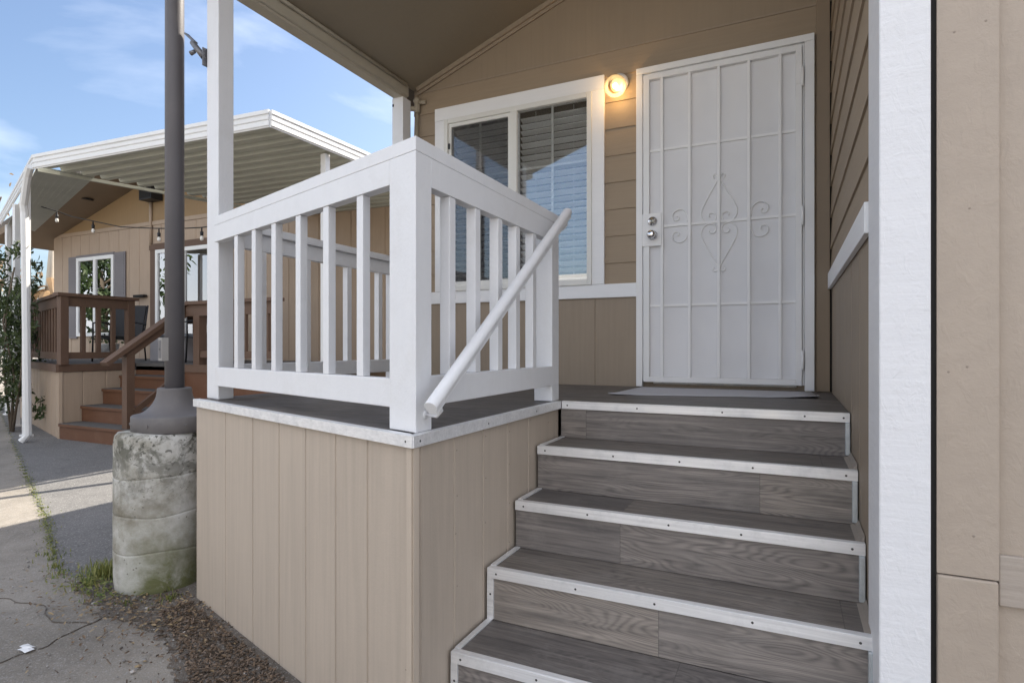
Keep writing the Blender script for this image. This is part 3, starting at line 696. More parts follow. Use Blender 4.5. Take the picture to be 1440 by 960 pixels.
# ------------------------------------------------------------------ deck
deck = thing('porch_deck', 'raised grey plank porch deck with tan grooved skirting and metal edging', 'deck', (-1.8,2.6,0))
A = V((-.984,1.395,0)); B = V((-2.658,1.922,0))
m = MB(); m.prism([(-.990,1.404),(-.990,2.600),(XR-.003,2.600),(XR-.003,YW-.012),(-2.648,YW-.012),(-2.648,1.93)], D-.03, D-.001); m.build('floor', VINYL, deck)
grp = [.252,.446,.655,.867,1.107,1.395]
ins = .014
a_, b_ = A - SN*ins + SD*.012, B - SN*ins
m = MB(); Lf = (B-A).length
m.grooved(b_[:2], a_[:2], 0, D-.034, [Lf-g for g in grp], .018, .010, .006)
m.mat(1)
for g in [.02] + grp + [Lf-.03]:
    for z in (.06,.30,.52,.74,.92):
        q = a_ + (SD*(g+.016+R.gauss(0,.003)) if g < Lf-.1 else SD*(g-.02)) + V((0,0,z+R.gauss(0,.012))); m.lathe(q, [(0,.0007),(.0026,.0007),(.003,0)], 8, SN, False)
m.build('front_skirt', [SKIRT, NAIL], deck)
m = MB(); m.grooved((-.998,1.410),(-.998,2.60), 0, D-.034, [.032,.046,.24,.44,.64,.84], .018, .010, .006)
m.mat(1)
for g in (.256,.456,.656,.856,1.06,1.17):
    for z in (.45,.62,.78,.92): m.lathe((-.998,1.41+g+R.gauss(0,.003),z+R.gauss(0,.012)), [(0,.0007),(.0026,.0007),(.003,0)], 8, (1,0,0), False)
m.build('side_skirt', [SKIRT, NAIL], deck)
m = MB(); m.grooved((-2.645,YW-.02),(-2.645,1.95), 0, D-.034, [.2*i for i in range(1,9)], .018); m.build('back_skirt', SKIRT, deck)
TH = .034
def screwdots(m, pts, nrm):
    for p in pts: m.lathe(V(p), [(0,.0006),(.0035,.0006),(.004,0),(.004,-.001)], 8, nrm, False)
m = MB(); n_ = SN
p = [A, B]; off = SN*.003
m.hexa([A-SN*.004+V((0,0,D-TH)), B-SN*.004+V((0,0,D-TH)), B+off+V((0,0,D-TH)), A+off+V((0,0,D-TH)), A-SN*.004+V((0,0,D+.002)), B-SN*.004+V((0,0,D+.002)), B+off+V((0,0,D+.002)), A+off+V((0,0,D+.002))])
m.hexa([A-SN*.028+V((0,0,D)), B-SN*.028+V((0,0,D)), B-SN*.0035+V((0,0,D)), A-SN*.0035+V((0,0,D)), A-SN*.028+V((0,0,D+.0019)), B-SN*.028+V((0,0,D+.0019)), B-SN*.0035+V((0,0,D+.0019)), A-SN*.0035+V((0,0,D+.0019))])
m.mat(1); screwdots(m, [A+SD*t+off+V((0,0,D-TH*.5)) for t in (.03,.55,1.0,1.35,1.72)], SN)
m.build('edge_trim', [TRIM, SCREW], deck, bevel=.001, seg=1)
m = MB(); m.box((-.988,1.397,D-TH),(-.981,2.594,D+.002)); m.box((-1.010,1.42,D),(-.9885,2.594,D+.0019)); m.mat(1); screwdots(m, [(-.981,y,D-TH*.5) for y in (1.43,1.86,2.30)], (1,0,0))
m.build('edge_trim', [TRIM, SCREW], deck, bevel=.001, seg=1)
m = MB(); m.box((-.978,2.5935,D-TH),(XR-.006,2.597,D+.002)); m.box((-.978,2.5975,D),(XR-.006,2.622,D+.0019)); m.mat(1); screwdots(m, [(x,2.5934,D-TH*.5) for x in (-.95,-.62,-.26,.05,.185)], (0,-1,0))
m.build('nosing', [TRIM, SCREW], deck, bevel=.001, seg=1)

# steps
steps = thing('entry_steps', 'grey wood look steps with aluminium nosings climbing to the security door', 'steps', (-.39,1.8,0))
SZ = [.99,.822,.639,.456,.272,.092]; SY = [2.597,2.314,2.091,1.855,1.606,1.36]
X0S, X1S = -.984, XR-.004
for i in range(6):
    zt = SZ[i]; yn = SY[i]
    if i > 0:
        yb = SY[i-1]+.004
        m = MB(); m.box((X0S,yn+.003,zt-.025),(X1S,yb,zt-.001)); tr = m.build('tread', VTREAD, steps)
        m = MB(); m.box((X0S,yn-.002,zt-TH),(X1S,yn+.0025,zt+.002)); m.box((X0S,yn+.003,zt),(X1S,yn+.026,zt+.0019))
        m.mat(1); screwdots(m, [(X0S+q*(X1S-X0S),yn-.002,zt-TH*.5) for q in (.03,.25+.03*(i%2),.5,.74-.02*(i%3),.97)], (0,-1,0))
        m.build('nosing', [TRIM, SCREW], tr, bevel=.001, seg=1)
        m = MB(); m.box((X0S,yn+.0265,zt-.0005),(X0S+.020,yb-.002,zt+.004)); m.build('side_strip', TRIM, tr)
        m = MB(); m.hexa([(X1S-.024,yn+.0265,zt-.0005),(X1S,yn+.0265,zt-.0005),(X1S,yb-.002,zt-.0005),(X1S-.024,yb-.002,zt-.0005),(X1S-.010,yn+.0265,zt+.004),(X1S,yn+.0265,zt+.022),(X1S,yb-.002,zt+.022),(X1S-.010,yb-.002,zt+.004)]); m.build('side_strip', paint('tan_quarter_round',(.33,.29,.25),.6,.08), tr)
    zb = SZ[i+1] if i < 5 else 0.0
    m = MB(); m.box((X0S,yn+.006,zb),(X1S,yn+.020,zt-.0255 if i else zt-.031)); rs = m.build('riser', VSTEP, steps)
    if i >= 3:
        m = MB(); m.box((X0S-.001,yn-.0005,zb+.004),(X0S+.024,yn+.0055,zt-TH-.0005)); m.mat(1); screwdots(m, [(X0S+.012,yn-.0005,(zb+zt)/2)], (0,-1,0)); m.build('edge_trim', [TRIM, SCREW], rs)
    m = MB(); m.box((X1S-.018,yn-.012,zb+.008),(X1S-.001,yn+.0055,zt-TH-.0005)); m.build('edge_trim', GALV, rs, bevel=.003)

# ------------------------------------------------------------------ railing
rail = thing('porch_railing', 'white wooden porch railing with square balusters round the deck', 'railing', (-1.8,2.2,D))
CP = (-1.007,1.444); RT = D+.887
m = MB(); m.prism(postpoly(CP,.134,.085), D+.0025, RT-.0428); m.build('post', WHITE, rail, bevel=.002)
# mitred cap band around the corner
def sp(p, t, o): q = V((p[0],p[1],0))+SD*t+SN*o; return (q.x,q.y)
cpx = V((CP[0],CP[1],0))
m = MB()
Ltall = 1.59
k = .0006
c0 = (CP[0]+k, CP[1]-k*1.39); 
m.prism([c0, (CP[0]+k, 2.645), (CP[0]-.097, 2.645), (CP[0]-.097, CP[1]+.1255), sp(CP,Ltall,-.09), sp(CP,Ltall,k)], RT-.0425, RT)
m.build('cap_rail', WHITE, rail, bevel=.0015)
m = MB(); q0, q1 = sp(CP,.1345,-.0004), sp(CP,Ltall,-.0004); q2, q3 = sp(CP,Ltall,-.042), sp(CP,.1345,-.042); m.prism([q0,q1,q2,q3], RT-.122, RT-.0428); m.build('top_rail', WHITE, rail, bevel=.0015)
m = MB(); m.prism([sp(CP,.1345,-.002),sp(CP,Ltall,-.002),sp(CP,Ltall,-.042),sp(CP,.1345,-.042)], D+.070, D+.160); m.build('bottom_rail', WHITE, rail, bevel=.003)
m = MB(); m.box((CP[0]-.042,CP[1]+.0855,RT-.134),(CP[0]-.0004,2.555,RT-.0428)); m.build('top_rail', WHITE, rail, bevel=.0015)
m = MB(); m.box((CP[0]-.042,CP[1]+.0855,D+.076),(CP[0]-.002,2.555,D+.168)); m.build('bottom_rail', WHITE, rail, bevel=.003)
for t in (1.347,1.157,.964,.752,.541,.317):
    m = MB(); q = V(sp(CP,t,-.0225)+(0,)); yv = V((0,.019,0)); sv = SD*.0195
    m.prism([tuple((q+sv-yv)[:2]),tuple((q-sv-yv)[:2]),tuple((q-sv+yv)[:2]),tuple((q+sv+yv)[:2])], D+.1605, RT-.1225); m.build('baluster', WHITE, rail, bevel=.002)
for y in (1.661,1.835,2.013,2.176,2.349):
    m = MB(); m.box((CP[0]-.042,y-.019,D+.1685),(CP[0]-.004,y+.019,RT-.1345)); m.build('baluster', WHITE, rail, bevel=.002)
m = MB(); m.box((CP[0]-.096,2.5555,D+.0025),(CP[0]-.004,2.642,RT-.0428)); m.build('post', WHITE, rail, bevel=.002)
# far side rail
m = MB(); m.box((-2.59,2.045,RT-.040),(-2.50,3.638,RT)); m.build('cap_rail', WHITE, rail, bevel=.003)
m = MB(); m.box((-2.565,2.045,RT-.125),(-2.525,3.638,RT-.0405)); m.build('top_rail', WHITE, rail, bevel=.003)
m = MB(); m.box((-2.565,2.045,D+.085),(-2.525,3.638,D+.170)); m.build('bottom_rail', WHITE, rail, bevel=.003)
for y in (2.23,2.55,2.90,3.21):
    m = MB(); m.box((-2.565,y-.02,D+.1705),(-2.527,y+.02,RT-.1255)); m.build('baluster', WHITE, rail, bevel=.002)
m = MB(); m.box((-2.60,3.36,D+.0005),(-2.51,3.45,RT-.0405)); m.build('post', WHITE, rail, bevel=.003)

# handrail: moulded round-top rail on brackets
hr = thing('stair_handrail', 'sloping white moulded handrail fixed to the porch posts beside the steps', 'handrail', (-.93,1.98,D))
m = MB(); p0, p1 = V((-.930,1.408,1.072)), V((-.930,2.545,1.868)); t = (p1-p0).normalized(); sdv = V((1,0,0)); u = sdv.cross(t).normalized()
if u.z < 0: u = -u
prof = [(-.017,-.030),(.017,-.030),(.017,-.018),(.024,-.008),(.0265,.004),(.024,.016),(.016,.025),(.006,.0285),(-.006,.0285),(-.016,.025),(-.024,.016),(-.0265,.004),(-.024,-.008),(-.017,-.018)]
prof = [(x*.80,y*.78) for x,y in prof]
ra = [m.bm.verts.new(p0+sdv*x+u*y) for x,y in prof]; rb = [m.bm.verts.new(p1+sdv*x+u*y) for x,y in prof]
m.fv(ra[::-1]); m.fv(rb)
for i in range(len(prof)): m.fv([ra[i],ra[(i+1)%len(prof)],rb[(i+1)%len(prof)],rb[i]], 3 < i < 12)
m.build('rail', WHITE, hr, bevel=.0015)
for f in (.03,.97):
    q = p0+(p1-p0)*f - u*.0285
    m = MB(); m.tube([q+u*.004, q-u*.014, q-u*.022+V((-.02,0,-.012)), V((-1.0025,q.y+.035,q.z-.03))], .005, 8); m.lathe(V((-1.0065,q.y+.035,q.z-.03)), [(0,0),(.013,0),(.013,.003),(0,.005)], 16, (1,0,0)); m.build('bracket', WHITE, hr)

# doormat
m = MB(); pl = [(-.887,3.060),(.128,3.296),(.104,3.715),(-.852,3.712)]; nx, ny = 14, 6; gv = []
for i in range(nx+1):
    row = []
    for j in range(ny+1):
        s_, t_ = i/nx, j/ny
        p = (V((*pl[0],0))*(1-s_)+V((*pl[1],0))*s_)*(1-t_) + (V((*pl[3],0))*(1-s_)+V((*pl[2],0))*s_)*t_
        z = D+.004 + .012*max(0,(1-t_*5))*max(0,(s_-.80)*5)**1.5 + .006*max(0,1-t_*6)*max(0,1-s_*6) + .0015*mnoise.noise(p*6)
        row.append((p.x,p.y,z))
    gv.append(row)
tp = [[m.bm.verts.new(p) for p in r] for r in gv]; bt = [[m.bm.verts.new((p[0],p[1],p[2]-.003)) for p in r] for r in gv]
for i in range(nx):
    for j in range(ny):
        m.fv([tp[i][j],tp[i+1][j],tp[i+1][j+1],tp[i][j+1]], True); m.fv([bt[i][j],bt[i][j+1],bt[i+1][j+1],bt[i+1][j]], True)
bd = [(i,0) for i in range(nx)]+[(nx,j) for j in range(ny)]+[(i,ny) for i in range(nx,0,-1)]+[(0,j) for j in range(ny,0,-1)]
for (a1,b1),(a2_,b2_) in zip(bd, bd[1:]+bd[:1]): m.fv([tp[a1][b1],bt[a1][b1],bt[a2_][b2_],tp[a2_][b2_]])
tag(m.build('doormat', MAT_MAT, base=(-.38,3.45,D)), 'thin pale grey doormat with curling edge before the security door', 'doormat')

# wall lamp
lamp = thing('wall_lamp', 'lit amber glass globe wall lamp between the window and security door', 'lamp', (-1.03,YW,2.97))
m = MB(); ax = V((.0,-.80,-.60)).normalized(); mc = V((-1.022,YW-.012,2.985))
m.lathe(mc, [(0,0),(.058,0),(.062,.006),(.060,.018),(.046,.024),(.040,.034),(.038,.050),(0,.050)], 32, (0,-1,-.15)); m.build('mount', WHITE, lamp)
gc = V((-1.028,YW-.098,2.935))
m = MB(); rr = .072
m.lathe(gc, [(.030,-rr*.94)]+[(rr*math.sin(a_)*1.0, -rr*math.cos(a_)) for a_ in [math.radians(d) for d in range(30,181,10)]], 32, V((0,-.75,-.45))); m.build('globe', GLOBE, lamp, normals=True)
m = MB(); m.ball(gc+V((0,.008,.004)), .019, 16, 10); m.build('bulb', BULB, lamp)
ld = bpy.data.lights.new('wall_lamp_light', 'POINT'); ld.energy = .55; ld.color = (1.0,.68,.34); ld.shadow_soft_size = .006
lo = bpy.data.objects.new('wall_lamp_light', ld); COL.objects.link(lo); lo.parent = lamp; lo.location = gc + V((0,-.012,-.04)) - V((-1.03,YW,2.97))

# ------------------------------------------------------------------ lamp pole on concrete footing
pole = thing('lamp_pole', 'grey metal lamp pole with flared base cover on a mossy concrete footing', 'pole', (-3.04,2.01,0))
pc = V((-3.017,2.07,0)); fc = V((-3.04,2.01,0))
m = MB(); rf = .2145
prof = [(0,-.02),(rf*.97,-.02),(rf*.985,.02),(rf*1.0,.06)]
for z in (.205,.395,.585):
    prof += [(rf*1.002,z-.010),(rf*1.0,z-.003),(rf*.983,z-.0015),(rf*.983,z+.0005),(rf*.992,z+.002),(rf*1.0,z+.012)]
prof += [(rf*.99,.74),(rf*.965,.785),(rf*.90,.803),(0,.806)]
prof2 = []
for (r0,h0),(r1,h1) in zip(prof, prof[1:]):
    k = max(1, int(abs(h1-h0)/.02)); prof2 += [(r0+(r1-r0)*i/k, h0+(h1-h0)*i/k) for i in range(k)]
m.lathe(fc, prof2+[prof[-1]], 96)
for v in m.bm.verts:
    q = v.co; w = 1+.010*mnoise.noise(q*5)+.007*mnoise.noise(q*18)+.004*mnoise.noise(q*45)
    if q.z > -.01: v.co = V((fc.x+(q.x-fc.x)*w, fc.y+(q.y-fc.y)*w, q.z + .016*mnoise.noise(q*4.5)))
m.build('footing', CONC, pole)
m = MB(); prof = [(.194,.800),(.2024,.804),(.2024,.880),(.197,.886)]
for i in range(1,11):
    a_ = i/10*PI/2; prof.append((.083+.114*(1-math.sin(a_)), .886+.132*(1-math.cos(a_))**.92))
prof += [(.083,1.022),(.080,1.027),(.048,1.027)]
m.lathe(pc, prof, 48); 
for a_ in (-2.2,-1.25,-.35,.6):
    d_ = V((math.cos(a_),math.sin(a_),0)); m.lathe(pc+d_*.2022+V((0,0,.842)), [(0,.005),(.007,.005),(.008,0)], 8, d_, False)
cov = m.build('base_cover', BASECOV, pole)
m = MB(); m.tube([pc+V((0,0,.83)), pc+V((0,0,3.0)), pc+V((.0,0,6.2))], [.0475,.0465,.043], 28, sm=True); m.build('shaft', GREYPOLE, pole)
m = MB(); hd = V((-.30,-.95,0)).normalized(); hc = pc+hd*.054+V((0,0,1.235)); m.bar(hc-V((0,0,.062)), hc+V((0,0,.062)), .055, .035, hd); m.mat(1).bar(hc+hd*.0178-V((0,0,.048)), hc+hd*.0178+V((0,0,.048)), .040, .002, hd)
m.mat(2).bar(hc+hd*.019-V((0,0,.006)), hc+hd*.019+V((0,0,.006)), .012, .003, hd)
m.build('handhole_box', [paint('grey_box_paint', (.30,.285,.27), .5, .1), GREYPOLE, SCREW], pole, bevel=.003)
m = MB(); m.bar(pc+V((.02,-.03,6.2)), pc+V((-.9,-.4,6.35)), .05, .05); m.build('arm', GREYPOLE, pole)

# ------------------------------------------------------------------ neighbour's home
NH = thing('neighbour_home', 'tan gabled home with two white windows behind the brown deck', 'house', (-10,7.6,0))
YN = 7.6; EX0, EX1, RXN = -15.34, -5.72, -11.5; EZ = 3.711; SL = .277
def nz_(x): return EZ + SL*(x-EX0) if x < RXN else EZ + SL*(RXN-EX0) - .16*(x-RXN)
m = MB(); m.grooved((EX0,YN),(EX1,YN), .2, 3.72, [.35*i for i in range(1,30)], .1, .02, .01)
m.box((EX0,YN-.018,3.722),(EX1,YN+.05,3.80))
m.mat(1).extr([(EX0,YN-.004,3.80),(EX1,YN-.004,3.80),(EX1,YN-.004,nz_(EX1)),(RXN,YN-.004,nz_(RXN)),(EX0,YN-.004,nz_(EX0)+.09)], (0,.1,0))
m.build('wall', [NTAN, NTANSHADE], NH)
m = MB(); m.box((EX0+.02,YN+.1,.2),(EX1-.02,YN+8,3.6)); m.build('house_body', NTAN, NH)
m = MB()
for xa, xb in ((EX0-.62,RXN),(RXN,EX1+.15)):
    za, zb = nz_(xa), nz_(xb); y0, y1 = YN-.95, YN+8.4
    m.mat(0).hexa([(xa,y0,za+.14),(xb,y0,zb+.14),(xb,y1,zb+.14),(xa,y1,za+.14),(xa,y0,za+.24),(xb,y0,zb+.24),(xb,y1,zb+.24),(xa,y1,za+.24)])
    m.mat(1).hexa([(xa,y0,za),(xb,y0,zb),(xb,y1,zb),(xa,y1,za),(xa,y0,za+.139),(xb,y0,zb+.139),(xb,y1,zb+.139),(xa,y1,za+.139)])
m.mat(2).lathe((-13.2,YN-.45,nz_(-13.2)-.006), [(0,0),(.11,0),(.11,.01),(0,.01)], 20, (0,0,1))
m.build('roof', [NROOF, paint('brown_soffit_paint', (.21,.155,.105), .7, .1), CHROMEDARK], NH)
def nwindow(x0, x1, z0, z1, mull, name='window'):
    m = MB(); y0, y1 = YN-.045, YN-.0
    f = .075
    m.box((x0,y0,z0),(x0+f,y1,z1)); m.box((x1-f,y0,z0),(x1,y1,z1)); m.box((x0+f,y0,z1-f),(x1-f,y1,z1)); m.box((x0+f,y0,z0),(x1-f,y1,z0+f))
    if mull: m.box((mull-.04,y0-.002,z0+f),(mull+.04,y1,z1-f))
    w = m.build(name, paint('white_window_vinyl',(.8,.8,.78),.4,.02), NH)
    m = MB(); m.box((x0+f,YN-.020,z0+f),(x1-f,YN-.016,z1-f)); m.build('pane', NGLASS, w)
    m = MB(); m.box((x0+f,YN-.012,z0+f),(x1-f,YN-.006,z1-f)); m.build('pane_backing', paint('dark_backing',(.06,.065,.07),.9,.1), w)  # plain dark backing sheet behind the pane
    return w
w = nwindow(-14.376,-13.02,1.473,3.21,-13.70)
for xa, xb in ((-14.70,-14.385),(-13.01,-12.63)):
    m = MB(); m.box((xa,YN-.03,1.43),(xb,YN-.012,3.25)); 
    for k in range(28): m.box((xa+.04,YN-.036,1.49+k*.062),(xb-.04,YN-.0305,1.52+k*.062))
    m.build('shutter', SHUT, NH)
m = MB(); m.box((-14.385,YN-.04,3.212),(-13.01,YN-.012,3.265)); m.build('window_hood', SHUT, NH)
w = nwindow(-11.62,-9.6,1.02,3.20,-10.75,'patio_door')
m = MB(); m.box((-11.82,YN-.04,3.205),(-9.4,YN-.012,3.33)); m.box((-11.80,YN-.03,1.0),(-11.63,YN-.012,3.204)); m.build('door_trim', BROWN, NH)
m = MB(); m.box((-12.25,YN-.10,2.26),(-11.92,YN-.015,2.31)); m.build('mail_slot', DARKGAP, NH)
m = MB(); m.tube([(-11.78,YN-.03,3.3),(-11.78,YN-.03,4.2)], .03, 8); m.build('conduit', NTAN, NH)
# speaker
m = MB(); m.box((-11.80,YN-.26,4.18),(-11.42,YN-.02,4.46)); m.mat(1).box((-11.77,YN-.268,4.21),(-11.45,YN-.261,4.43))
tag(m.build('outdoor_speaker', [BLACK, DARKGAP], base=(-11.61,YN-.14,4.18), bevel=.01), 'black box speaker mounted high on the neighbouring tan gable wall', 'speaker')

# patio awning
AW = thing('patio_awning', 'white ribbed aluminium patio awning roof over the neighbouring deck', 'awning', (-6.6,5.6,0))
ZA = 3.48; Lc = V((-8.565,4.029,0)); Nc = V((-4.766,4.288,0))
NFAR = V((-4.70,7.62,0)); BFAR = V((-7.60,7.60,0))
# ribbed pan: ribs run along X, profile steps in Y
m = MB(); y = 4.06; prof = []
def lx(y): return Lc.x + (y-Lc.y)*(BFAR.x-Lc.x)/(BFAR.y-Lc.y) + .05
pitch = .205
k = 0
pr = []
while y < 7.55:
    pr += [(y, ZA+.015), (y+.085, ZA+.015), (y+.105, ZA+.065), (y+.185, ZA+.065)]; y += pitch
for (ya, za), (yb, zb) in zip(pr, pr[1:]):
    def rx(yy): return min(-4.80, Nc.x-.04)
    def fy(x, yy): return yy + .068*max(0,(x-Lc.x))   # front edge is a touch askew
    xa0, xb0, x1 = lx(ya), lx(yb), -4.80
    m.hexa([(xa0,fy(xa0,ya),za),(x1,fy(x1,ya),za),(x1,fy(x1,yb),zb),(xb0,fy(xb0,yb),zb),(xa0,fy(xa0,ya),za+.012),(x1,fy(x1,ya),za+.012),(x1,fy(x1,yb),zb+.012),(xb0,fy(xb0,yb),zb+.012)])
m.build('roof_pan', ALUUNDER, AW)
# wing along the street
m = MB(); sd = SD; 
SI0 = V((-8.33,4.60,0)); SI1 = V((-13.3,6.26,0)); SO0 = V((-8.56,4.05,0)); SO1 = V((-13.1,5.74,0))
for i in range(16):
    a0, a1 = i/16, (i+1)/16
    q0 = SO0.lerp(SI0,a0); q1 = SO1.lerp(SI1,a0); q2 = SO1.lerp(SI1,a1+.002); q3 = SO0.lerp(SI0,a1+.002)
    h = .0 if i % 2 else .002
    m.hexa([q0+V((0,0,ZA+.01+h)), q1+V((0,0,ZA+.01+h)), q2+V((0,0,ZA+.01+h)), q3+V((0,0,ZA+.01+h)), q0+V((0,0,ZA+.03+h)), q1+V((0,0,ZA+.03+h)), q2+V((0,0,ZA+.03+h)), q3+V((0,0,ZA+.03+h))])
m.build('wing_pan', paint('shaded_wing_underside', (.36,.37,.33), .6, .12, dirt=.3, dirtcol=(.22,.22,.19)), AW)  # shade under the wing put into the base colour, dirt on top
def fascia(p0, p1, z0, z1, nrm, name='fascia'):
    m = MB(); n = V(nrm).normalized(); h = z1-z0
    pr = [(0,0),(.010,0),(.012,.06*h),(.022,.10*h),(.022,.34*h),(.012,.38*h),(.012,.42*h),(.024,.46*h),(.024,.66*h),(.014,.70*h),(.014,.74*h),(.030,.78*h),(.030,1.0*h),(0,1.0*h)]
    m.extr([V(p0)+n*a+V((0,0,z0+b)) for a,b in pr], V(p1)-V(p0)); return m.build(name, ALU, AW)
fdir = (Nc-Lc).normalized(); fascia(Lc, Nc, ZA-.01, ZA+.165, (fdir.y,-fdir.x,0))
fascia(Nc, NFAR, ZA-.01, ZA+.165, (1,0,0))
fascia(Lc, V((-13.0,5.60,0)), ZA-.01, ZA+.165, SN, 'gutter')
m = MB(); m.bar(Lc+V((.02,.03,ZA-.012)), BFAR+V((0,-.02,ZA-.012)), .04, .04); m.build('beam', ALUUNDER, AW)
def apost(x, y, zt=ZA-.012, w=.075):
    m = MB(); m.box((x-w/2,y-w/2,0),(x+w/2,y+w/2,zt)); m.box((x-w*.8,y-w*.8,0),(x+w*.8,y+w*.8,.03)); return m.build('post', ALU, AW, bevel=.004)
apost(-9.6,4.42); apost(-10.93,4.90); apost(-12.9,5.66); apost(-4.86,5.164)
m = MB(); m.tube([(-8.60,4.00,ZA+.02),(-8.70,4.02,ZA-.07),(-8.93,4.08,ZA-.40),(-8.95,4.10,ZA-.50),(-8.955,4.14,.10),(-9.0,4.09,.02)], .045, 8, sm=False); m.build('downspout', ALU, AW)

# string lights
SLt = thing('string_lights', 'string of clear bulbs on a dark cord under the neighbouring awning', 'string lights', (-8.4,4.6,2.5))
kp = [(-9.05,4.33,3.20),(-9.974,4.6,3.30)]
pts = [(-9.06,4.34,3.12),(-9.211,4.6,3.13),(-8.85,4.6,3.02),(-8.361,4.6,2.913),(-7.8,4.62,2.79),(-7.116,4.64,2.715),(-6.7,4.66,2.68),(-6.327,4.68,2.665),(-5.9,4.75,2.68),(-5.4,4.9,2.79),(-4.9,5.12,3.0)]
m = MB(); m.tube(pts, .007, 6); m.build('cord', CABLE, SLt)
for bx, by, bz in ((-9.211,4.6,3.13),(-8.361,4.6,2.913),(-7.06,4.64,2.705),(-6.327,4.68,2.665),(-5.55,4.86,2.75)):
    m = MB(); m.tube([(bx,by,bz),(bx,by,bz-.05),(bx,by,bz-.051),(bx,by,bz-.10)], [.007,.009,.020,.017], 8)
    so = m.build('socket', BLACK, SLt)
    m = MB(); m.lathe((bx,by,bz-.10), [(.012,0),(.018,-.016),(.021,-.032),(.016,-.050),(0,-.058)], 12); m.build('bulb', paint('clear_bulb_glass',(.75,.73,.68),.2,.05), so)

# neighbour deck
ND = thing('neighbour_deck', 'neighbouring raised deck with tan board skirting and brown trim', 'deck', (-9.5,6,0))
NC = V((-8.93,4.482,0)); NE = V((-13.706,6.017,0)); nsd = (NE-NC).normalized(); nsn = V((nsd.y,-nsd.x,0)); nsn = nsn if nsn.y < 0 else -nsn
m = MB(); m.prism([tuple(NC[:2]),(-8.93,5.50),(-7.42,5.50),(-7.42,5.25),(-5.6,5.25),(-5.6,7.55),(-13.7,7.55),tuple(NE[:2])], .90, 1.0)
m.build('floor', TREADG, ND)
m = MB(); m.grooved(NE[:2], NC[:2], 0, .905, [.3*i for i in range(1,17)], .04, .02, .01); m.build('side_skirt', NTAN, ND)
m = MB(); m.grooved((-8.93,4.482),(-8.93,5.62), 0, .905, [.3,.6,.9], .04, .02, .01); m.build('front_skirt', NTAN, ND)
m = MB(); m.box((-7.42,5.23,.0),(-5.6,5.27,.905)); m.build('front_skirt', STEPB, ND)
m = MB(); m.bar(NC+nsn*.012+V((0,0,.955)), NE+nsn*.012+V((0,0,.955)), .04, .105); m.box((-8.955,4.47,.905),(-8.912,5.49,1.006)); m.box((-7.43,5.205,.905),(-5.6,5.245,1.006)); m.build('rim_board', BROWN, ND)
# neighbour steps
NS = thing('neighbour_steps', 'reddish brown wooden steps up to the neighbouring deck', 'steps', (-8.15,4.9,0))
for i, (z, y) in enumerate(zip((.215,.43,.65,.83,.995),(4.482,4.752,5.03,5.27,5.50))):
    zb = (0,.215,.43,.65,.83)[i]
    if i < 4:
        yn = (4.752,5.03,5.27,5.50)[i]
        m = MB(); m.box((-8.905,y-.02,z-.04),(-7.42,yn,z-.006)); m.mat(1).box((-8.905,y-.015,z-.006),(-7.42,yn-.003,z)); m.build('tread', [STEPB, TREADG], NS)
    m = MB(); m.box((-8.905,y,zb),(-7.42,y+.03,z-.0405)); m.build('riser', STEPB, NS)
# neighbour railings
NR = thing('neighbour_railing', 'brown wooden railing round the neighbouring deck and steps', 'railing', (-8.9,5,1.0))
def npost(x, y, z0, z1, w=.10): m = MB(); m.box((x-w/2,y-w/2,z0),(x+w/2,y+w/2,z1)); m.build('post', BROWN, NR, bevel=.004)
npost(-8.93,4.53,1.0,1.93); npost(-8.93,5.42,1.0,1.93)
m = MB(); m.bar((-8.93,4.44,1.955),(-8.93,5.52,1.955), .13, .045); m.build('cap_rail', BROWN, NR)
m = MB(); m.box((-8.955,4.58,1.80),(-8.905,5.37,1.93)); m.build('top_rail', BROWN, NR)
m = MB(); m.box((-8.955,4.58,1.08),(-8.905,5.37,1.17)); m.build('bottom_rail', BROWN, NR)
for y in (4.78,4.98,5.18):
    m = MB(); m.box((-8.955,y-.025,1.17),(-8.905,y+.025,1.80)); m.build('baluster', BROWN, NR)
e0 = NC+V((-.06,.06,0)); e1 = NC+nsd*4.6+V((-.0,.06,0))
m = MB(); m.bar(e0+V((0,0,1.955)), e1+V((0,0,1.955)), .12, .045); m.build('cap_rail', BROWN, NR)
m = MB(); m.bar(e0+V((0,0,1.86)), e1+V((0,0,1.86)), .05, .14); m.build('top_rail', BROWN, NR)
m = MB(); m.bar(e0+V((0,0,1.12)), e1+V((0,0,1.12)), .05, .10); m.build('bottom_rail', BROWN, NR)
for i in range(20):
    q = e0.lerp(e1, (i+.6)/20.5); m = MB(); m.box((q.x-.02,q.y-.02,1.17),(q.x+.02,q.y+.02,1.80)); m.build('baluster', BROWN, NR)
# stair rail
npost(-7.54,4.56,.215,1.15,.10); npost(-7.47,5.20,.64,1.55,.05)
m = MB(); m.bar((-7.52,4.26,1.035),(-7.52,5.36,1.83), .14, .05); m.build('stair_rail', BROWN, NR)
m = MB(); m.bar((-7.52,4.50,1.13),(-7.52,5.36,1.75), .05, .11); m.build('stair_rail', BROWN, NR)
m = MB(); m.bar((-7.50,4.60,.42),(-7.50,5.30,.93), .04, .07); m.build('stair_rail', BROWN, NR)
npost(-7.20,5.30,1.0,1.66,.12)
m = MB(); m.bar((-7.50,5.28,1.80),(-7.34,5.28,1.84), .14, .05); m.bar((-7.34,5.28,1.835),(-5.7,5.28,1.835), .14, .045); m.build('cap_rail', BROWN, NR)
m = MB(); m.box((-7.42,5.255,1.66),(-5.7,5.305,1.81)); m.build('top_rail', BROWN, NR)
m = MB(); m.box((-7.14,5.255,1.10),(-5.7,5.305,1.19)); m.build('bottom_rail', BROWN, NR)
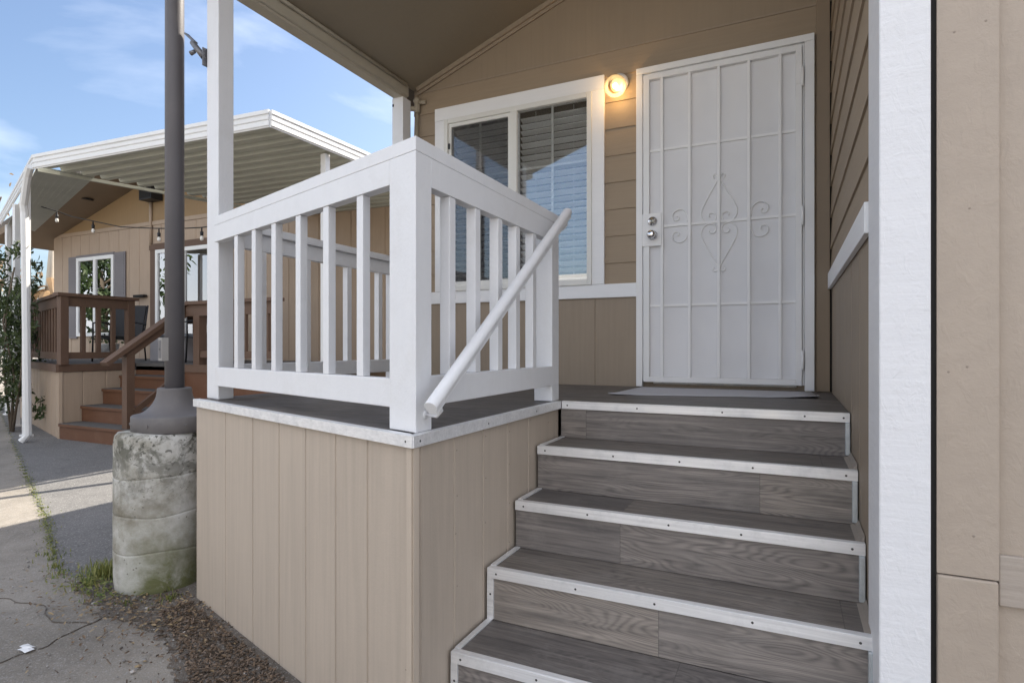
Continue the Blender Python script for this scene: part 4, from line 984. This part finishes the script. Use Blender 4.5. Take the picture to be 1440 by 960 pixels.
for x in (-6.9,-6.7,-6.5,-6.3,-6.1,-5.9):
    m = MB(); m.box((x-.02,5.26,1.19),(x+.02,5.30,1.66)); m.build('baluster', BROWN, NR)
# things on the neighbour deck
CHG = paint('grey_sling_fabric', (.16,.175,.20), .8, .1)
def chair(x, y, rz, label, fabric):
    c = thing('patio_chair', label, 'chair', (x,y,1.0), 'patio chairs on the neighbouring deck'); c.rotation_euler = (0,0,rz)
    def b(mm, nm, mt, **k): return mm.build(nm, mt, c, base=(0,0,0), **k)
    b(MB().hexa([(-.26,-.25,.40),(.26,-.25,.40),(.26,.25,.36),(-.26,.25,.36),(-.26,-.25,.44),(.26,-.25,.44),(.26,.25,.40),(-.26,.25,.40)]), 'seat', fabric, bevel=.01)
    b(MB().hexa([(-.26,.24,.42),(.26,.24,.42),(.26,.28,.42),(-.26,.28,.42),(-.26,.40,.98),(.26,.40,.98),(.26,.44,.97),(-.26,.44,.97)]), 'backrest', fabric, bevel=.01)
    for sx in (-.28,.28):
        b(MB().tube([(sx,-.26,0),(sx,-.24,.42),(sx,-.24,.64),(sx,.0,.66),(sx,.34,.64)], .014, 8), 'armrest', BLACK)
        b(MB().tube([(sx,.34,0),(sx,.26,.42),(sx,.42,.98)], .014, 8), 'leg', BLACK)
    return c
chair(-10.35,6.1,.6,'black sling patio chair seen through the neighbouring brown railing',BLACK)
chair(-8.5,6.25,-.4,'grey blue patio chair behind the neighbouring stair handrail',CHG)
m = MB(); m.box((-9.75,6.25,1.0),(-8.85,6.75,1.40)); m.mat(1).box((-9.78,6.22,1.402),(-8.82,6.78,1.46))
tag(m.build('storage_box', [paint('pale_grey_resin',(.36,.35,.37),.5,.05), paint('dark_grey_lid',(.12,.12,.13),.5,.05)], base=(-9.3,6.5,1.0), bevel=.015), 'low pale grey storage box with dark lid on the neighbouring deck', 'storage box')
pp = thing('planter', 'white planter pot with green leaves on the neighbouring deck', 'planter', (-11.0,6.3,1.0))
MB().lathe((-11.0,6.3,1.0), [(0,0),(.13,0),(.17,.28),(.18,.30),(.15,.30),(.15,.27),(0,.27)], 24).build('pot', paint('white_pot',(.7,.7,.7),.5,.05), pp)
m = MB()
for i in range(140): leaf(m, -11.0+R.gauss(0,.13), 6.3+R.gauss(0,.13), 1.32+abs(R.gauss(0,.14)), R.uniform(.03,.06), R.uniform(.012,.02), .6)
m.build('foliage', LEAFM, pp, normals=False)

# climbing shrub by the awning posts
def shrub(name, label, cat, base, clusters, n, lmat, size, stems, group=None):
    o = thing(name, label, cat, base, group)
    m = MB()
    for q in stems: m.tube(q, [.022]+[.012]*(len(q)-1), 6)
    m.build('stem', BARK, o)
    m = MB(); tw = sum(c[3]**2 for c in clusters)
    for (cx_, cy_, cz_, r) in clusters:
        for i in range(int(n*r*r/tw)):
            d = V((R.gauss(0,1),R.gauss(0,1),R.gauss(0,1))).normalized()*r*(R.random()**.45)
            leaf(m, cx_+d.x, cy_+d.y, cz_+d.z, size*R.uniform(.6,1.3), size*R.uniform(.22,.4), .9, R.uniform(-1,1))
    m.build('foliage', lmat, o, normals=False); return o
cl = []
for i in range(22):
    t = i/21; z = .35+2.3*t
    cl.append((-10.35+R.gauss(0,.22)+.12*math.sin(i), 4.55+R.gauss(0,.12), z, R.uniform(.13,.25)*(1.05-.35*abs(t-.62))))
for i in range(9): cl.append((-11.2+R.gauss(0,.45), 4.95+R.gauss(0,.2), R.uniform(.9,2.5), R.uniform(.13,.28)))
cl += [(-9.75,4.45,1.35,.11),(-9.55,4.38,1.75,.08),(-9.7,4.40,1.95,.13),(-9.4,4.4,1.55,.06)]
shrub('climbing_shrub', 'dark leafy climbing shrub growing round the white awning posts', 'shrub', (-10.3,4.55,0), cl, 3600, LEAFD, .046,
      [[(-10.3,4.55,0),(-10.25,4.57,.8),(-10.4,4.5,1.6),(-10.2,4.55,2.4)],[(-10.4,4.6,0),(-10.5,4.55,.9),(-10.45,4.57,2.0)],[(-10.25,4.55,0),(-9.9,4.5,.9),(-9.6,4.4,1.7)],[(-10.6,4.7,0),(-11.1,4.95,1.2),(-11.3,5.0,2.2)]])
# sunlit dried palm-like plant far behind the house corner
dp = thing('dry_palm', 'sunlit dry brown palm with pale trunk beyond the neighbouring home', 'palm', (-17.6,8.6,0))
m = MB(); m.tube([(-17.6,8.6,0),(-17.5,8.6,1.4),(-17.45,8.55,2.6),(-17.2,8.55,4.6)], [.20,.15,.11,.07], 10); m.build('trunk', paint('pale_trunk',(.55,.48,.38),.8,.15), dp)
for k in range(26):
    a_ = R.random()*2*PI; l = R.uniform(.6,1.1); b0 = V((-17.45,8.55,2.5+R.gauss(0,.25))); m = MB(); d = V((math.cos(a_),math.sin(a_),0)); sd2 = V((-d.y,d.x,0)); prev = None
    for i in range(6):
        t = i/5; p = b0+d*l*t+V((0,0,.35*t-1.0*t*t)); w_ = .10*math.sin(PI*(.12+.85*t))
        cur = [m.bm.verts.new(p-sd2*w_), m.bm.verts.new(p+V((0,0,.03))), m.bm.verts.new(p+sd2*w_)]
        if prev: m.fv([prev[0],prev[1],cur[1],cur[0]]); m.fv([prev[1],prev[2],cur[2],cur[1]])
        prev = cur
    m.build('frond', DRYLEAF, dp, normals=False)
# far tree at the frame edge
def tree(name, label, x, y, h, r, n, lmat, size, group):
    o = thing(name, label, 'tree', (x,y,0), group)
    m = MB(); m.tube([(x,y,0),(x+.1,y,h*.4),(x,y+.1,h*.75)], [.22,.16,.07], 10)
    for k in range(7):
        a_ = k*.9+R.random(); m.tube([(x+.05,y,h*(.35+.05*k)),(x+math.cos(a_)*r*.4,y+math.sin(a_)*r*.4,h*(.5+.05*k)),(x+math.cos(a_)*r*.8,y+math.sin(a_)*r*.8,h*(.58+.05*k))], [.08,.05,.02], 6)
    m.build('trunk', BARK, o)
    m = MB(); cls = [(x+R.gauss(0,r*.45), y+R.gauss(0,r*.45), h*.68+R.gauss(0,h*.14), R.uniform(.25,.5)*r) for i in range(22)]
    tw = sum(c[3]**2 for c in cls)
    for c in cls:
        for i in range(int(n*c[3]**2/tw)):
            d = V((R.gauss(0,1),R.gauss(0,1),R.gauss(0,1))).normalized()*c[3]*(R.random()**.4); leaf(m, c[0]+d.x, c[1]+d.y, c[2]+d.z, size*R.uniform(.6,1.3), size*R.uniform(.3,.5), .9, R.uniform(-1,1))
    m.build('crown', lmat, o, normals=False); return o
tree('bare_tree', 'sparse bare tree at the far left beyond the awning gutter', -20.5, 8.4, 6.0, 1.6, 500, DRYLEAF, .09, None)
# across the street (seen in the window reflections)
AH = thing('opposite_home', 'pale home across the street, seen only in the window reflections', 'house', (-9,-11,0))
MB().box((-17,-15,0),(5,-10.5,2.9)).build('wall', paint('pale_wall',(.68,.66,.62),.7,.05), AH)
m = MB(); m.extr([(-17.4,-15.4,2.9),(-17.4,-10.1,2.9),(-17.4,-12.75,3.9)], (22.8,0,0)); m.build('roof', paint('pale_roof',(.5,.49,.47),.8,.08), AH)
for x in (-14,-9,-4,1):
    MB().box((x,-10.52,1.1),(x+1.3,-10.46,2.2)).build('window', paint('dark_window',(.06,.07,.08),.2,.05), AH)
tree('street_tree', 'leafy tree across the street, seen only in the window reflections', -12.5, -8.0, 5.2, 2.0, 2600, LEAFM, .16, 'trees across the street')
tree('street_tree', 'broad leafy tree far down the street, seen only in reflections', -28, 2.0, 6.0, 2.6, 2200, LEAFM, .2, 'trees across the street')
tree('street_tree', 'tall leafy tree far down the street, seen only in reflections', -33, -3.5, 7.0, 3.0, 2200, LEAFM, .22, 'trees across the street')
tree('street_tree', 'smaller leafy tree across the street, seen only in the window reflections', -18.5, -8.6, 4.2, 1.8, 2000, LEAFM, .16, 'trees across the street')

# ------------------------------------------------------------------ light
EL, AZ = 41.7, 69.0            # degrees; azimuth counter-clockwise from +X
sv = V((math.cos(math.radians(AZ))*math.cos(math.radians(EL)), math.sin(math.radians(AZ))*math.cos(math.radians(EL)), math.sin(math.radians(EL))))
sl = bpy.data.lights.new('sun', 'SUN'); sl.energy = 5.0; sl.angle = math.radians(.53); sl.color = (1,.93,.82)
so = bpy.data.objects.new('sun', sl); COL.objects.link(so); so.rotation_euler = sv.to_track_quat('Z','Y').to_euler()
w = bpy.data.worlds.new('World'); scene.world = w; w.use_nodes = True; nt = w.node_tree; nt.nodes.clear()
out = N(nt,'ShaderNodeOutputWorld'); bg = N(nt,'ShaderNodeBackground'); L(nt,bg.outputs[0],out.inputs[0])
sky = N(nt,'ShaderNodeTexSky',sky_type='NISHITA'); sky.sun_disc = False; sky.sun_elevation = math.radians(EL); sky.sun_rotation = math.radians(90-AZ)
sky.air_density = 1.0; sky.dust_density = 2.2; sky.ozone_density = 2.6
tc = N(nt,'ShaderNodeTexCoord'); mp = N(nt,'ShaderNodeMapping'); mp.inputs['Scale'].default_value = (1.2,1.2,4.2); L(nt,tc.outputs['Generated'],mp.inputs[0])
cn = tex(nt, mp.outputs[0], 1.7, 7, .52, .35)
cl_ = ramp(nt, cn, [(.50,(0,0,0)),(.86,(.55,)*3)])
# unseen bright cloud bank, added over the street side to lighten the shaded porch
sx = N(nt,'ShaderNodeSeparateXYZ'); L(nt,tc.outputs['Generated'],sx.inputs[0])
def MM(op,a,b=None,cl=False):
    n = N(nt,'ShaderNodeMath',operation=op,use_clamp=cl)
    for i,x in enumerate((a,b)):
        if x is None: continue
        if isinstance(x,(int,float)): n.inputs[i].default_value = x
        else: L(nt,x,n.inputs[i])
    return n.outputs[0]
bank = MM('ADD', MM('MULTIPLY', sx.outputs[1], -1.3), MM('MULTIPLY', cn, .9))
bk = ramp(nt, bank, [(.35,(0,0,0)),(1.0,(.72,)*3)])
# gap cut low in that added bank so the window reflects blue sky
dv = N(nt,'ShaderNodeVectorMath',operation='DOT_PRODUCT'); L(nt,tc.outputs['Generated'],dv.inputs[0]); dv.inputs[1].default_value = V((-.46,-.83,.30)).normalized()
gap = ramp(nt, MM('ADD', dv.outputs['Value'], MM('MULTIPLY', cn, .05)), [(.90,(1,1,1)),(.985,(.12,)*3)])
fac = MM('MAXIMUM', cl_, MM('MULTIPLY', bk, gap))
CLOUD = (9.3,9.45,10.0)
c = mixc(nt, fac, sky.outputs[0], CLOUD)
L(nt, c, bg.inputs[0]); bg.inputs[1].default_value = .10

# ------------------------------------------------------------------ camera
cd = bpy.data.cameras.new('camera'); co = bpy.data.objects.new('camera', cd); COL.objects.link(co); scene.camera = co
cd.sensor_width = 36; cd.sensor_fit = 'HORIZONTAL'; cd.lens = 821/1440*36; cd.shift_y = 7/1440; cd.clip_start = .05; cd.clip_end = 500
co.location = (0,0,1.25)
fw = V((-.4308,.9022,0)); co.rotation_euler = fw.to_track_quat('-Z','Y').to_euler()
vs_ = scene.view_settings; vs_.view_transform = 'Standard'; vs_.look = 'None'; vs_.gamma = 1; vs_.use_curve_mapping = False; vs_.exposure = 1.18
